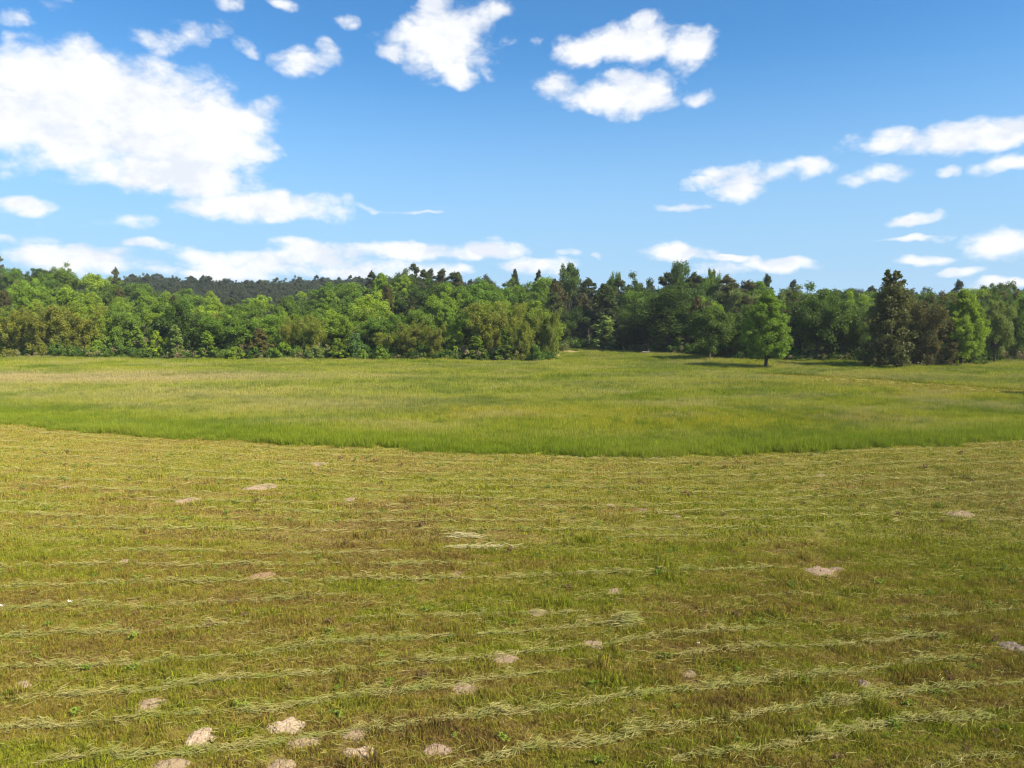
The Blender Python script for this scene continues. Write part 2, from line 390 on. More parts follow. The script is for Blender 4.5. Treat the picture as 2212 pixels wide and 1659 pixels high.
def leaf_material():
    m, n = material('foliage')
    oi = n.new('ShaderNodeObjectInfo')
    tint = n.new('ShaderNodeAttribute', attribute_name='tint').outputs['Fac']
    base = n.mix(1.0, oi.outputs['Color'], n.mix(oi.outputs['Random'], (.85, .86, .9), (1.15, 1.12, 1.05)), 'MULTIPLY')
    t2 = n.m('FRACT', n.m('MULTIPLY', tint, 9.7))
    c = n.mix(1.0, base, n.mix(tint, (.72, .75, .78), (1.28, 1.25, 1.1)), 'MULTIPLY')
    c = n.mix(n.step(t2, .7, 1.0, 0, .3), c, n.mix(1.0, base, (1.6, 1.15, .8), 'MULTIPLY'))
    finish(n, c, 0.42, None, 0.012)
    return m
def bark_material(name, a, b):
    m, n = material(name)
    pos = n.new('ShaderNodeTexCoord').outputs['Object']
    f = n.noise(n.v('MULTIPLY', pos, (6, 6, 1.2)), 1.5, 4, .65)
    finish(n, n.mix(f, a, b), 0, n.new('ShaderNodeBump', {'Height': f, 'Strength': .8, 'Distance': .05}).outputs[0])
    return m
LEAF = leaf_material(); BARK = bark_material('bark', (.05, .04, .03), (.13, .105, .08)); PALE = bark_material('pale_wood', (.12, .105, .08), (.24, .215, .175))

def make_proto(kind, seed):
    rng = np.random.default_rng(seed); paths = []; H, Wd = 12.0, 9.0
    if kind in ('oak', 'open'):
        base = .02 if kind == 'oak' else .42; n = 150 if kind == 'oak' else 70; Wd = 9.5 if kind == 'oak' else 8
        cz, rz, rx = H * (base + (1 - base) / 2), H * (1 - base) / 2, Wd / 2
        cen, rad = [], []
        ph = rng.random(4) * 6.28
        while len(cen) < n:
            u = rng.normal(size=3); u /= np.linalg.norm(u)
            if rng.random() > .85 + .15 * u[2]: continue
            k = .80 + .17 * math.sin(2 * math.atan2(u[1], u[0]) + ph[0]) + .17 * math.sin(3.1 * u[2] * 2 + 3 * math.atan2(u[1], u[0]) + ph[1])
            r = rng.uniform(.40, .90) * k
            sx_ = 1 - .25 * max(0, -u[2])
            cen.append((u[0] * rx * r * sx_, u[1] * rx * r * sx_, cz + u[2] * rz * r)); q = Wd * rng.uniform(.05, .11); rad.append((q, q, q * 1.15))
        paths.append((np.array([(0, 0, -.3), (.05, .03, .3 * H * .3), (.1, -.05, H * .35), (.0, .1, H * .7)]), [Wd * .038, Wd * .03, Wd * .022, Wd * .006]))
        for c in cen[::5]: paths.append(limb(rng, (0, 0, H * rng.uniform(max(.14, base - .1), .5)), c, Wd * .014, Wd * .003))
        LV = leaves(rng, cen, rad, 210 if kind == 'oak' else 170, (.27, .15), .35, .2, .5)
    elif kind == 'conic':       # ovate crown held low on one straight stem
        Wd = 8.0; cen, rad = [], []
        for i in range(210):
            t = (i + rng.random()) / 210; z = H * (.155 + .80 * t ** .95)
            R = Wd / 2 * (min(1, .66 + 1.3 * t) if t < .26 else 1.0 * (1 - ((t - .26) / .76) ** 2.1) + .03) * (1 + .04 * math.sin(5 * t * 3 + i * 2.4))
            a = i * 2.4 + rng.normal(0, .3); r = R * rng.uniform(.35, .90); q = Wd * rng.uniform(.055, .10) * (1 - .35 * t)
            cen.append((r * math.cos(a), r * math.sin(a), z)); rad.append((q * 1.15, q * 1.15, q * .95))
            if i % 3 == 0: paths.append(limb(rng, (0, 0, z - .05 * H * (1 - t)), cen[-1], .07 * (1.2 - t), .015, 4, .02))
        paths.append((np.array([(0, 0, -.3), (.02, 0, .6), (.0, .03, H * .4), (0, 0, H * .93)]), [.34, .26, .17, .02]))
        LV = leaves(rng, cen, rad, 210, (.24, .13), .35, .25)
    elif kind == 'willow':      # several leaning stems with upright feathery sprays
        Wd = 8.0; cen, rad = [], []
        for s in range(6):
            a = s * 1.05 + rng.normal(0, .25); lean = rng.uniform(.15, .36) * Wd
            top = (lean * 1.15 * math.cos(a), lean * 1.15 * math.sin(a), H * rng.uniform(.72, .95))
            P, R = limb(rng, (.25 * math.cos(a), .25 * math.sin(a), -.2), top, .13, .02, 7, .0); P[1:, :2] *= np.linspace(.7, 1, 6)[:, None]; paths.append((P, R))
            for j in range(22):
                t = rng.uniform(.06, 1.0); i0 = min(5, int(t * 6)); p = P[i0] + (P[i0 + 1] - P[i0]) * (t * 6 - i0)
                q = rng.uniform(.35, .7); cen.append(p + rng.normal(0, .6, 3) * (1, 1, .8)); rad.append((q, q, q * 2.0))
        LV = leaves(rng, cen, rad, 150, (.38, .10), .25, .0, 1.4)
    elif kind == 'pine':
        Wd = 6.5; cen, rad = [], []
        paths.append((np.array([(0, 0, -.3), (.05, .02, H * .3), (.12, 0, H * .65), (.1, .05, H * .97)]), [.24, .19, .13, .03]))
        z = .28
        while z < .96:
            prof = (1 - ((z - .26) / .78) ** 2.2) * Wd / 2
            for b in range(rng.integers(3, 6)):
                a = rng.random() * 6.28; L = prof * rng.uniform(.55, 1.05)
                e = np.array((L * math.cos(a), L * math.sin(a), H * z + .22 * L)); paths.append(limb(rng, (.1, 0, H * z - .1), e, .05, .012, 4, .05))
                for f in (.55, 1.0):
                    q = rng.uniform(.42, .75); cen.append(np.array((.1, 0, H * z)) * (1 - f) + e * f + rng.normal(0, .12, 3)); rad.append((q, q, q * .6))
            z += rng.uniform(.045, .08)
        cen.append((.1, .05, H * .97)); rad.append((.5, .5, .6))
        LV = leaves(rng, cen, rad, 130, (.42, .11), .25, .1, .5, .2, 1, .6)
    elif kind == 'cedar':       # dense dark conifer clothed to the ground
        Wd = 6.5; cen, rad = [], []; ph = rng.random() * 6
        for i in range(120):
            t = (i + rng.random()) / 120; z = H * (.03 + .94 * t)
            R = Wd / 2 * (1 - t) ** .62 * (.85 + .2 * math.sin(5 * t * 3.1 + ph)) + .15
            a = i * 2.4 + rng.normal(0, .4); r = R * rng.uniform(.35, 1.0); q = rng.uniform(.40, .75) * (1 - .35 * t)
            cen.append((r * math.cos(a), r * math.sin(a), z)); rad.append((q, q, q * 1.15))
            if i % 4 == 0: paths.append(limb(rng, (0, 0, max(0, z - .3)), cen[-1], .05, .012, 4, 0))
        paths.append((np.array([(0, 0, -.3), (.03, 0, H * .5), (0, .02, H * .97)]), [.22, .14, .02]))
        LV = leaves(rng, cen, rad, 120, (.34, .14), .3, 0, 1.2, .2)
    elif kind == 'spruce_top':  # lean old conifer: thick below, a few separate tufts at the top
        Wd = 6.5; cen, rad = [], []
        for i in range(135):
            t = (i + rng.random()) / 135; z = H * (.03 + .82 * t); R = Wd / 2 * (1.15 - .95 * t ** 1.6) * (.85 + .25 * math.sin(i * 1.7))
            a = i * 2.4 + rng.normal(0, .4); r = R * rng.uniform(.35, 1.0); q = rng.uniform(.42, .8)
            cen.append((r * math.cos(a), r * math.sin(a), z)); rad.append((q, q, q))
            if i % 4 == 0: paths.append(limb(rng, (0, 0, max(0, z - .3)), cen[-1], .05, .012, 4, 0))
        for (x, z, q) in ((-.9, .985, .2), (-.6, .94, .26), (.35, .97, .3), (.62, .94, .32), (-1.1, .91, .24), (0, .89, .4), (1.25, .88, .3), (.2, .85, .6), (-.75, .965, .16), (.1, .93, .25), (-.5, .87, .4)):
            c = (x * .8, rng.normal(0, .25), H * z); cen.append(c); rad.append((q, q, q * 1.2)); paths.append(limb(rng, (0, 0, H * (z - .1)), c, .04, .01, 4, 0))
        paths.append((np.array([(0, 0, -.3), (.03, 0, H * .5), (0, .02, H * .92)]), [.25, .17, .03]))
        LV = leaves(rng, cen, rad, 125, (.34, .15), .3, 0, .8, .2)
    elif kind == 'sapling':     # narrow young tree with large bright leaves
        H, Wd = 5.0, 2.6; cen, rad = [], []
        for i in range(30):
            t = (i + rng.random()) / 30; z = H * (.06 + .92 * t); R = Wd / 2 * (1 - t ** 1.6) * .95 + .05
            a = i * 2.4 + rng.normal(0, .4); r = R * rng.uniform(.3, .95); q = rng.uniform(.22, .38)
            cen.append((r * math.cos(a), r * math.sin(a), z)); rad.append((q, q, q))
            if i % 2 == 0: paths.append(limb(rng, (0, 0, max(.1, z - .25)), cen[-1], .02, .006, 4, 0))
        paths.append((np.array([(0, 0, -.15), (.02, 0, H * .5), (0, .02, H * .97)]), [.06, .04, .01]))
        LV = leaves(rng, cen, rad, 110, (.22, .14), .4, .2)
    elif kind == 'shrub':
        H, Wd = 3.0, 3.2; cen, rad = [], []
        for i in range(34):
            a = rng.random() * 6.28; zz = rng.random() ** .8; r = Wd / 2 * math.sqrt(1 - zz ** 2.2) * rng.uniform(.35, .95)
            q = rng.uniform(.26, .45); cen.append((r * math.cos(a), r * math.sin(a), .15 + zz * H * .88)); rad.append((q, q, q))
            if i % 2 == 0: paths.append(limb(rng, (rng.normal(0, .1), rng.normal(0, .1), -.1), cen[-1], .03, .006, 4, 0))
        LV = leaves(rng, cen, rad, 130, (.25, .14), .4, .15)
    V, Q = tubes(paths)
    Z = LV[0][:, 2]; H = float(np.percentile(Z, 99.6)); Wd = 2 * float(np.percentile(np.hypot(LV[0][:, 0], LV[0][:, 1]), 97.5))
    return dict(H=H, W=Wd, trunk=mesh('trunk', V, Q, [BARK], smooth_sh=True), crown=mesh('crown', LV[0], LV[1], [LEAF], {'tint': ('FACE', LV[2])}))

NV = {'oak': 4, 'open': 2, 'conic': 2, 'willow': 3, 'pine': 3, 'cedar': 2, 'spruce_top': 1, 'sapling': 3, 'shrub': 3}
PROTO = {k: [make_proto(k, 100 * i + 7 + 13 * j) for j in range(v)] for i, (k, v) in enumerate(NV.items())}
NAME = {'oak': 'broadleaf_tree', 'open': 'broadleaf_tree', 'conic': 'conical_tree', 'willow': 'willow_tree', 'pine': 'pine_tree', 'cedar': 'cedar_tree', 'spruce_top': 'cedar_tree', 'sapling': 'sapling', 'shrub': 'shrub'}
COL = {k: (v[0] * 1.98, v[1] * 1.86, v[2] * 1.35) for k, v in {'bright': (.115, .175, .020), 'mid': (.074, .125, .018), 'olive': (.112, .134, .024), 'dark': (.049, .084, .016), 'pine': (.040, .056, .020), 'brown': (.066, .068, .026), 'grey': (.092, .128, .038), 'lone': (.098, .150, .020), 'deep': (.036, .062, .015), 'teal': (.058, .10, .030), 'ridge': (.038, .053, .036), 'conifer': (.055, .062, .022)}.items()}  # ridge has bluish distance haze mixed in; deep stands in for recess shade
trng = random.Random(5)
used = {}
def tree(kind, px, Y, top_py, w_px, col, label, group=None, X=None, name=None):
    if X is None: X = (px - 512) / FPX * Y
    zb = float(height(X, Y)); h = ztop(px, top_py, Y) - zb; wd = w_px / FPX * Y
    i = used.get(kind, 0); used[kind] = i + 1; p = PROTO[kind][i % len(PROTO[kind])]
    cat = 'shrub' if kind == 'shrub' else 'tree'
    root = empty(name or NAME[kind], (X, Y, zb), label, cat, group)
    root.rotation_euler.z = trng.random() * 6.28 if kind != 'spruce_top' else 0
    root.scale = (wd / p['W'], wd / p['W'], h / p['H'])
    t = link('trunk', p['trunk'], root); c = link('crown', p['crown'], root)
    v = trng.uniform(.88, 1.12); b = COL[col]
    c.color = (b[0] * v * trng.uniform(.92, 1.08), b[1] * v, b[2] * v, 1)
    return root

# ---- the first row of trees, from left to right: kind, x, base row, top row, width (source pixels / 3), colour, label
def F_(kind, x, base, top, wd, col, label, dy=0.0):
    Y = gpt(x / 3, base / 3)[1] + dy
    tree(kind, x / 3, Y, top / 3, wd / 3 * 1.06, col, label)
FRONT = [
 ('willow', 40, 1077, 931, 120, 'olive', 'olive feathery willow at the far left end of the tree line', 0),
 ('willow', 122, 1077, 922, 110, 'olive', 'second olive willow from the left, thin and brownish at its foot', 0),
 ('willow', 240, 1075, 920, 135, 'olive', 'large yellow-olive willow with a rounded top, left part of tree line', 0),
 ('shrub', 292, 1076, 1020, 44, 'bright', 'small lime green bush at the right foot of the large yellow-olive willow', -1),
 ('shrub', 350, 1076, 986, 70, 'mid', 'round mid green bush standing right of the large yellow-olive willow', 0),
 ('sapling', 412, 1076, 975, 58, 'bright', 'leafy light green young tree between round bush and slim pointed sapling', 0),
 ('sapling', 470, 1077, 993, 50, 'bright', 'slim pointed bright sapling in front of the big dark round oak', -1),
 ('sapling', 527, 1077, 975, 60, 'grey', 'pale large-leaved sapling in front of the big dark round oak', -2),
 ('oak', 530, 1076, 900, 130, 'dark', 'big dark round oak above pale saplings, left part of tree line', 4),
 ('sapling', 622, 1078, 994, 58, 'bright', 'bright spindly sapling left of the broad green tree', -1),
 ('oak', 672, 1077, 932, 155, 'mid', 'broad green tree with low spreading crown beside the brown cedar', 3),
 ('shrub', 709, 1079, 1040, 46, 'bright', 'tiny lime bush in front of the broad green tree', -2),
 ('cedar', 778, 1078, 985, 84, 'brown', 'low brown cedar, the only brown conifer in the left tree line', 0),
 ('oak', 800, 1078, 948, 115, 'mid', 'mid green tree standing close behind the low brown cedar', 6),
 ('shrub', 850, 1079, 1028, 54, 'bright', 'yellow-green bush at the right foot of the low brown cedar', -2),
 ('willow', 872, 1078, 953, 64, 'olive', 'narrow olive tree just right of the low brown cedar', 2),
 ('willow', 936, 1079, 948, 92, 'olive', 'ragged olive willow with a dark gap on its right side', 1),
 ('shrub', 945, 1080, 1040, 62, 'grey', 'grey-green low bush in front of the ragged olive willow', -2),
 ('sapling', 1013, 1080, 1016, 62, 'bright', 'rounded bright young tree right of the grey-green low bush', -2),
 ('shrub', 1072, 1081, 1000, 62, 'teal', 'blue-green shrub between rounded bright tree and lime bush', 0),
 ('shrub', 1089, 1082, 1048, 28, 'bright', 'smallest lime bush, in front of the blue-green shrub', -2),
 ('willow', 1150, 1081, 1000, 84, 'olive', 'short olive willow behind a bright lime shrub, middle of left tree line', 1),
 ('shrub', 1140, 1083, 1034, 48, 'bright', 'bright lime shrub in front of the short olive willow', -2),
 ('willow', 1230, 1081, 968, 92, 'olive', 'yellowish upright willow, palest of the olive trees near the middle', 0),
 ('oak', 1192, 1081, 945, 115, 'mid', 'mid green tree close behind the short olive and yellowish willows', 7),
 ('willow', 1305, 1082, 978, 78, 'olive', 'shaggy olive willow between yellowish willow and tall narrow sapling', 0),
 ('sapling', 1370, 1082, 953, 58, 'bright', 'tall narrow bright sapling rising over the shaggy olive willow', 1),
 ('sapling', 1428, 1083, 1005, 64, 'mid', 'green leafy young tree right of the tall narrow bright sapling', -1),
 ('willow', 1478, 1083, 912, 165, 'olive', 'tall many-stemmed willow above green saplings near the end of left tree line', 3),
 ('sapling', 1516, 1084, 988, 60, 'mid', 'dense green sapling before the tall many-stemmed willow', -1),
 ('willow', 1569, 1084, 966, 84, 'olive', 'willow with bare visible stems near the right end of left tree line', 0),
 ('shrub', 1606, 1086, 1035, 46, 'mid', 'green bush at the foot of the last leaning willow', -2),
 ('willow', 1644, 1080, 930, 84, 'olive', 'last leaning willow at the corner where the track enters', 2),
 ('willow', 1528, 1082, 908, 90, 'olive', 'high olive willow behind the bare-stemmed willow', 7),
 # the recess: its shade is put into the deep leaf colour
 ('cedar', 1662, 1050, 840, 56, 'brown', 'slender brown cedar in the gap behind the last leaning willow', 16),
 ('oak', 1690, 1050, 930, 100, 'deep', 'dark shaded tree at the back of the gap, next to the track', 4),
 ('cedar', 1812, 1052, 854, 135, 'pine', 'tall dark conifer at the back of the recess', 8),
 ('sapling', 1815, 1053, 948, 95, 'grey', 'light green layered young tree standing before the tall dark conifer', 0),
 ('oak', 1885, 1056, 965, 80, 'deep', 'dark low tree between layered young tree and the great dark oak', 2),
 ('oak', 2005, 1063, 872, 200, 'dark', 'great dark oak, the broadest crown in the middle of the wood', 3),
 ('sapling', 2080, 1067, 1030, 60, 'mid', 'low green young tree at the right foot of the great dark oak', -2),
 ('oak', 2130, 1083, 922, 140, 'dark', 'leafy dark oak between the great dark oak and the lone tree', 0),
 ('oak', 2215, 1084, 940, 110, 'dark', 'dark oak hidden partly behind the lone tree on its left', 3),
 ('shrub', 2410, 1086, 1066, 60, 'grey', 'pale low brush just right of the lone tree', 0),
 ('oak', 2452, 1088, 861, 175, 'dark', 'large dark green oak directly right of the lone tree', 3),
 ('oak', 2562, 1090, 930, 100, 'dark', 'shaded oak left of the tall shaggy conifer with tufted top', 3),
 ('spruce_top', 2668, 1106, 815, 180, 'conifer', 'tall shaggy dark conifer with separate tufts at its top', 0),
 ('willow', 2770, 1106, 876, 135, 'brown', 'brownish shaggy tree touching the right side of the tufted conifer', 1),
 ('cedar', 2822, 1105, 935, 105, 'brown', 'small brown cedar left of the fresh green pointed tree', 1),
 ('conic', 2885, 1104, 873, 120, 'bright', 'fresh green pointed tree right of the small brown cedar', 1),
 ('oak', 2985, 1090, 905, 95, 'grey', 'grey-green tree with pale leaves near right edge of the wood', 0),
 ('oak', 3055, 1088, 885, 110, 'mid', 'green oak cut off by the right edge of the picture', 2),
 ('shrub', 2930, 1096, 1062, 60, 'mid', 'low brush between the fresh green pointed tree and grey-green tree', -1),
]
for q in FRONT: F_(*q)
F_('conic', 2300, 1106, 878, 138, 'lone', 'lone pyramidal tree with a short bare trunk standing out in the meadow')
# tree just outside the picture on the right: its shadow falls over the cut strip
tree('oak', 0, 71, 283, 82, 'mid', 'broadleaf tree beyond the right edge whose shadow crosses the cut strip', X=64.3)

# ---- skyline trees with a shape of their own
SKY = [
 ('open', 1706, 205, 792, 72, 'dark', 'open-crowned tree with gaps of sky, tallest in the middle skyline'),
 ('pine', 1616, 205, 812, 42, 'pine', 'dark rounded pine on the skyline left of the open-crowned tree'),
 ('oak', 2030, 185, 791, 85, 'dark', 'highest dark oak on the skyline above the great dark oak'),
 ('oak', 2130, 190, 812, 60, 'mid', 'round skyline tree between the highest dark oak and the lone tree'),
 ('pine', 1245, 235, 793, 60, 'pine', 'tallest pine of the dark pine group left of centre'),
 ('pine', 1120, 235, 815, 48, 'pine', 'left pine of the dark pine group left of centre'),
 ('oak', 1215, 215, 815, 110, 'dark', 'dark domed oak below the tallest pine left of centre'),
 ('pine', 1330, 210, 810, 90, 'brown', 'brownish pine right of the dark domed oak, left of centre'),
 ('cedar', 1375, 215, 818, 60, 'brown', 'spiky brown cedar on the skyline right of the brownish pine'),
 ('cedar', 1545, 215, 810, 40, 'pine', 'pointed dark conifer spire on the middle skyline'),
 ('pine', 15, 300, 768, 44, 'brown', 'pine with flat dark top at the upper left corner of the wood'),
 ('oak', 195, 235, 795, 95, 'mid', 'light green tree on the left skyline with an irregular top'),
 ('pine', 360, 280, 805, 40, 'brown', 'sparse pine top poking over the left skyline'),
 ('oak', 1840, 200, 820, 40, 'mid', 'small pointed skyline tree right of the open-crowned tree'),
 ('pine', 2293, 190, 826, 75, 'pine', 'dark pine top behind and above the lone tree'),
 ('pine', 2190, 165, 850, 120, 'brown', 'brown pine behind the mid green oak and lone tree'),
 ('pine', 2240, 180, 845, 90, 'brown', 'second brown pine behind the lone tree'),
 ('open', 2990, 190, 848, 80, 'grey', 'pale flat-topped tree on the skyline at far right'),
]
for k, x, Y, top, wd, col, lab in SKY: tree(k, x / 3, Y, top / 3, wd / 3, col, lab)

# ---- the wood behind
SKYLINE = [(-80, 262), (0, 266), (30, 268), (60, 270), (90, 277), (130, 286), (180, 292), (230, 297), (280, 295), (330, 288), (370, 279), (400, 274), (440, 272), (480, 277), (520, 281), (560, 280), (610, 280), (650, 280), (690, 275), (740, 281), (790, 286), (840, 290), (880, 292), (930, 289), (985, 288), (1024, 291), (1100, 292)]
FTOP = [(-80, 318), (150, 322), (300, 325), (450, 325), (540, 318), (556, 320), (640, 312), (740, 312), (900, 312), (1100, 314)]
sk = np.array(SKYLINE).T; ft = np.array(FTOP).T
MIX = {'left': [('oak', 'mid', 6), ('oak', 'bright', 5), ('oak', 'dark', 2), ('open', 'bright', 2), ('conic', 'bright', 5), ('conic', 'mid', 3), ('pine', 'pine', 1), ('cedar', 'brown', 1), ('willow', 'olive', 1.0)],
       'middle': [('oak', 'mid', 6), ('oak', 'dark', 3), ('conic', 'bright', 4), ('conic', 'mid', 2), ('oak', 'bright', 3), ('pine', 'pine', 1.5), ('cedar', 'brown', 1)],
       'gap': [('oak', 'dark', 3), ('oak', 'deep', 4), ('pine', 'pine', 3), ('cedar', 'brown', 1.5), ('oak', 'mid', 1.5)],  # darker leaves here paint the shade that the sun leaves out
       'right': [('oak', 'mid', 5), ('oak', 'dark', 3), ('oak', 'grey', 2.5), ('pine', 'brown', 2), ('conic', 'mid', 1.5), ('cedar', 'pine', 1), ('oak', 'bright', 1)]}
KN = {'oak': 'leafy tree', 'open': 'thin-crowned tree', 'conic': 'pointed leafy tree', 'pine': 'pine', 'cedar': 'cedar', 'willow': 'feathery willow'}
CN = {'mid': 'mid green', 'bright': 'light green', 'dark': 'dark green', 'pine': 'dark', 'brown': 'brownish', 'olive': 'olive', 'grey': 'grey-green', 'deep': 'dark', 'teal': 'blue-green'}
MARKS = [(13, 'leftmost olive willow'), (80, 'large yellow-olive willow'), (137, 'light green young tree'), (176, 'big dark round oak'), (224, 'broad green tree'), (259, 'low brown cedar'), (312, 'ragged olive willow'), (357, 'blue-green shrub'),
         (410, 'yellowish upright willow'), (457, 'tall narrow sapling'), (493, 'many-stemmed willow'), (548, 'last leaning willow'), (604, 'tall dark conifer'), (668, 'great dark oak'), (710, 'leafy dark oak'), (767, 'lone tree'), (817, 'large dark green oak'), (889, 'tufted conifer'), (925, 'brownish shaggy tree'), (962, 'fresh green pointed tree'), (1010, 'grey-green tree')]
frng = random.Random(21)
def wood(region, p0, p1, offs, step_m):
    for r, off in enumerate(offs):
        f = (r + 1) / len(offs); p = p0 + frng.uniform(0, 8)
        while p < p1:
            Y = float(tline(p)) + off + frng.uniform(-2.5, 2.5)
            top = np.interp(p, *ft) * (1 - f) + np.interp(p, *sk) * f + frng.uniform(-5, 5 if r < len(offs) - 1 else 3.5)
            kind, col, _ = frng.choices(MIX[region], [m[2] for m in MIX[region]])[0]
            X = (p - 512) / FPX * Y; h = ztop(p, top, Y) - float(height(X, Y))
            h2 = min(max(h, 8.0), 21.0)
            top2 = top if h2 == h else 384 - FPX * math.tan(math.atan((h2 + float(height(X, Y)) - CAM_H) / Y) + PITCH)
            wm = {'oak': .84, 'open': .72, 'conic': .60, 'pine': .55, 'cedar': .5, 'willow': .72}[kind] * h2 * frng.uniform(.85, 1.15)
            mk = min(MARKS, key=lambda q: abs(q[0] - p)); dx = p - mk[0]
            side = 'left of' if dx < -7 else 'right of' if dx > 7 else 'straight behind'
            row = ('just behind and', 'one row behind and', 'two rows behind and', 'far behind and', 'upslope behind and', 'on the skyline behind and')[r if r < len(offs) - 1 else 5]
            if side == 'straight behind': row = row.replace(' behind and', '').replace('just', 'close,').replace('one row', 'second row,').replace('two rows', 'third row,').replace('far', 'deep in,').replace('upslope', 'upslope,').replace('skyline', 'skyline,')
            tree(kind, p, Y, top2, min(wm, 13) * FPX / Y, col, f'{CN[col]} {KN[kind]} {row} {side} the {mk[1]}', f'{CN[col]} {KN[kind]}s of the {region} wood')
            p += step_m * frng.uniform(.75, 1.25) * FPX / Y
wood('left', -70, 330, [11, 20, 32, 52, 78, 110], 8.2)
wood('middle', 330, 552, [11, 20, 32, 52, 80], 7.6)
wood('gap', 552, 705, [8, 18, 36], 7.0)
wood('right', 700, 1090, [8, 18, 34, 55], 7.2)
# far ridge of pines
p = 118.0
while p < 372:
    Y = 455 + frng.uniform(-15, 15); top = np.interp(p, [-40, 60, 150, 200, 250, 300, 340, 372], [266, 272, 275, 277.5, 281, 283, 282, 284]) + frng.uniform(-3, 7)
    tree('pine' if frng.random() < .8 else 'oak', p, Y, top, frng.uniform(15, 21), 'ridge', 'dark distant tree on the far ridge above the left wood', 'dark trees along the far ridge')
    p += frng.uniform(7, 11)
# ------------------------------------------------------------------ small things at the wood edge
def log(px, py, L, ang, label):
    X, Y = gpt(px, py); rng = np.random.default_rng(3); root = empty('fallen_log', (X, Y, float(height(X, Y)) + .55), label, 'log'); root.rotation_euler.z = ang
    V, Q = tubes([(np.array([(-L / 2, 0, 0), (-L / 4, .04, .03), (L / 4, 0, 0), (L / 2, .05, .06)]), [.17, .19, .16, .12])], 10); link('stem', mesh('stem', V, Q, [PALE], smooth_sh=True), root)
    V, Q = tubes([limb(rng, (L * .2, 0, .1), (L * .45, .3, .7), .05, .02), limb(rng, (L * .35, 0, .1), (L * .65, -.2, .5), .04, .015), limb(rng, (-L * .3, 0, 0), (-L * .25, 0, -.6), .06, .05), limb(rng, (L * .3, 0, 0), (L * .28, 0, -.6), .06, .05)], 5); link('branch', mesh('branch', V, Q, [PALE], smooth_sh=True), root)
log(646, 355.4, 1.7, .15, 'pale fallen log with broken branches below the great dark oak')
def snag(px, py, top, label):
    X, Y = gpt(px, py); h = ztop(px, top, Y); rng = np.random.default_rng(9); root = empty('dead_tree', (X, Y, float(height(X, Y))), label, 'tree')
    V, Q = tubes([(np.array([(0, 0, -.3), (.08, 0, h * .5), (-.05, 0, h)]), [.12, .09, .02])], 7); link('trunk', mesh('trunk', V, Q, [PALE], smooth_sh=True), root)
    V, Q = tubes([limb(rng, (0, 0, h * z), (s * rng.uniform(.4, 1), rng.normal(0, .3), h * z + .6), .025, .008) for z, s in ((.4, 1), (.55, -1), (.65, 1), (.78, -1), (.88, 1))], 5); link('branch', mesh('branch', V, Q, [PALE], smooth_sh=True), root)
snag(588.5, 349.6, 328, 'thin pale dead sapling against the dark gap')

# ------------------------------------------------------------------ thin summer haze over the whole place
hm = bpy.data.materials.new('air'); hm.use_nodes = True; hm.node_tree.nodes.clear(); hn = NT(hm.node_tree)
pv = hn.new('ShaderNodeVolumePrincipled', {'Color': (.86, .92, 1.0), 'Density': 0.00014, 'Anisotropy': 0.0})
hn.l.new(pv.outputs[0], hn.new('ShaderNodeOutputMaterial').inputs['Volume'])
x0, x1, y0, y1, z0, z1 = -720, 720, -140, 1020, -3, 48
V = np.array([(x, y, z) for x in (x0, x1) for y in (y0, y1) for z in (z0, z1)]); Qz = np.array([(0, 1, 3, 2), (4, 6, 7, 5), (0, 4, 5, 1), (2, 3, 7, 6), (0, 2, 6, 4), (1, 5, 7, 3)])
link('haze', mesh('haze', V, Qz, [hm]), kind='stuff')

# ------------------------------------------------------------------ ground cover (uncountable)
def scatter(name, protos, pts, rot, scl, idx, mats=()):
    """one object: points carry instances of plant patches"""
    me = mesh_points(name, pts, rot, scl, idx); o = link(name, me, kind='stuff')
    ng = bpy.data.node_groups.new(name, 'GeometryNodeTree')
    ng.interface.new_socket('Geometry', in_out='INPUT', socket_type='NodeSocketGeometry'); ng.interface.new_socket('Geometry', in_out='OUTPUT', socket_type='NodeSocketGeometry')
    n = ng.nodes; gi = n.new('NodeGroupInput'); go = n.new('NodeGroupOutput'); g2i = n.new('GeometryNodeGeometryToInstance')
    for m in reversed(protos):
        po = bpy.data.objects.new('patch', m)
        oi = n.new('GeometryNodeObjectInfo'); oi.inputs['Object'].default_value = po; oi.inputs['As Instance'].default_value = False
        ng.links.new(oi.outputs['Geometry'], g2i.inputs[0])
    iop = n.new('GeometryNodeInstanceOnPoints'); iop.inputs['Pick Instance'].default_value = True
    def attr(nm, ty):
        a = n.new('GeometryNodeInputNamedAttribute'); a.data_type = ty; a.inputs['Name'].default_value = nm; return a.outputs['Attribute']
    ng.links.new(gi.outputs[0], iop.inputs['Points']); ng.links.new(g2i.outputs[0], iop.inputs['Instance'])
    ng.links.new(attr('idx', 'INT'), iop.inputs['Instance Index']); ng.links.new(attr('rot', 'FLOAT_VECTOR'), iop.inputs['Rotation']); ng.links.new(attr('scl', 'FLOAT_VECTOR'), iop.inputs['Scale'])
    ng.links.new(iop.outputs[0], go.inputs[0])
    md = o.modifiers.new('scatter', 'NODES'); md.node_group = ng
    return o
def mesh_points(name, pts, rot, scl, idx):
    me = bpy.data.meshes.new(name); N = len(pts); me.vertices.add(N); me.vertices.foreach_set('co', np.asarray(pts, np.float32).ravel())
    a = me.attributes.new('rot', 'FLOAT_VECTOR', 'POINT'); R = np.zeros((N, 3), np.float32); R[:, 2] = rot; a.data.foreach_set('vector', R.ravel())
    a = me.attributes.new('scl', 'FLOAT_VECTOR', 'POINT'); a.data.foreach_set('vector', np.asarray(scl, np.float32).ravel())
    a = me.attributes.new('idx', 'INT', 'POINT'); a.data.foreach_set('value', np.asarray(idx, np.int32))
    return me

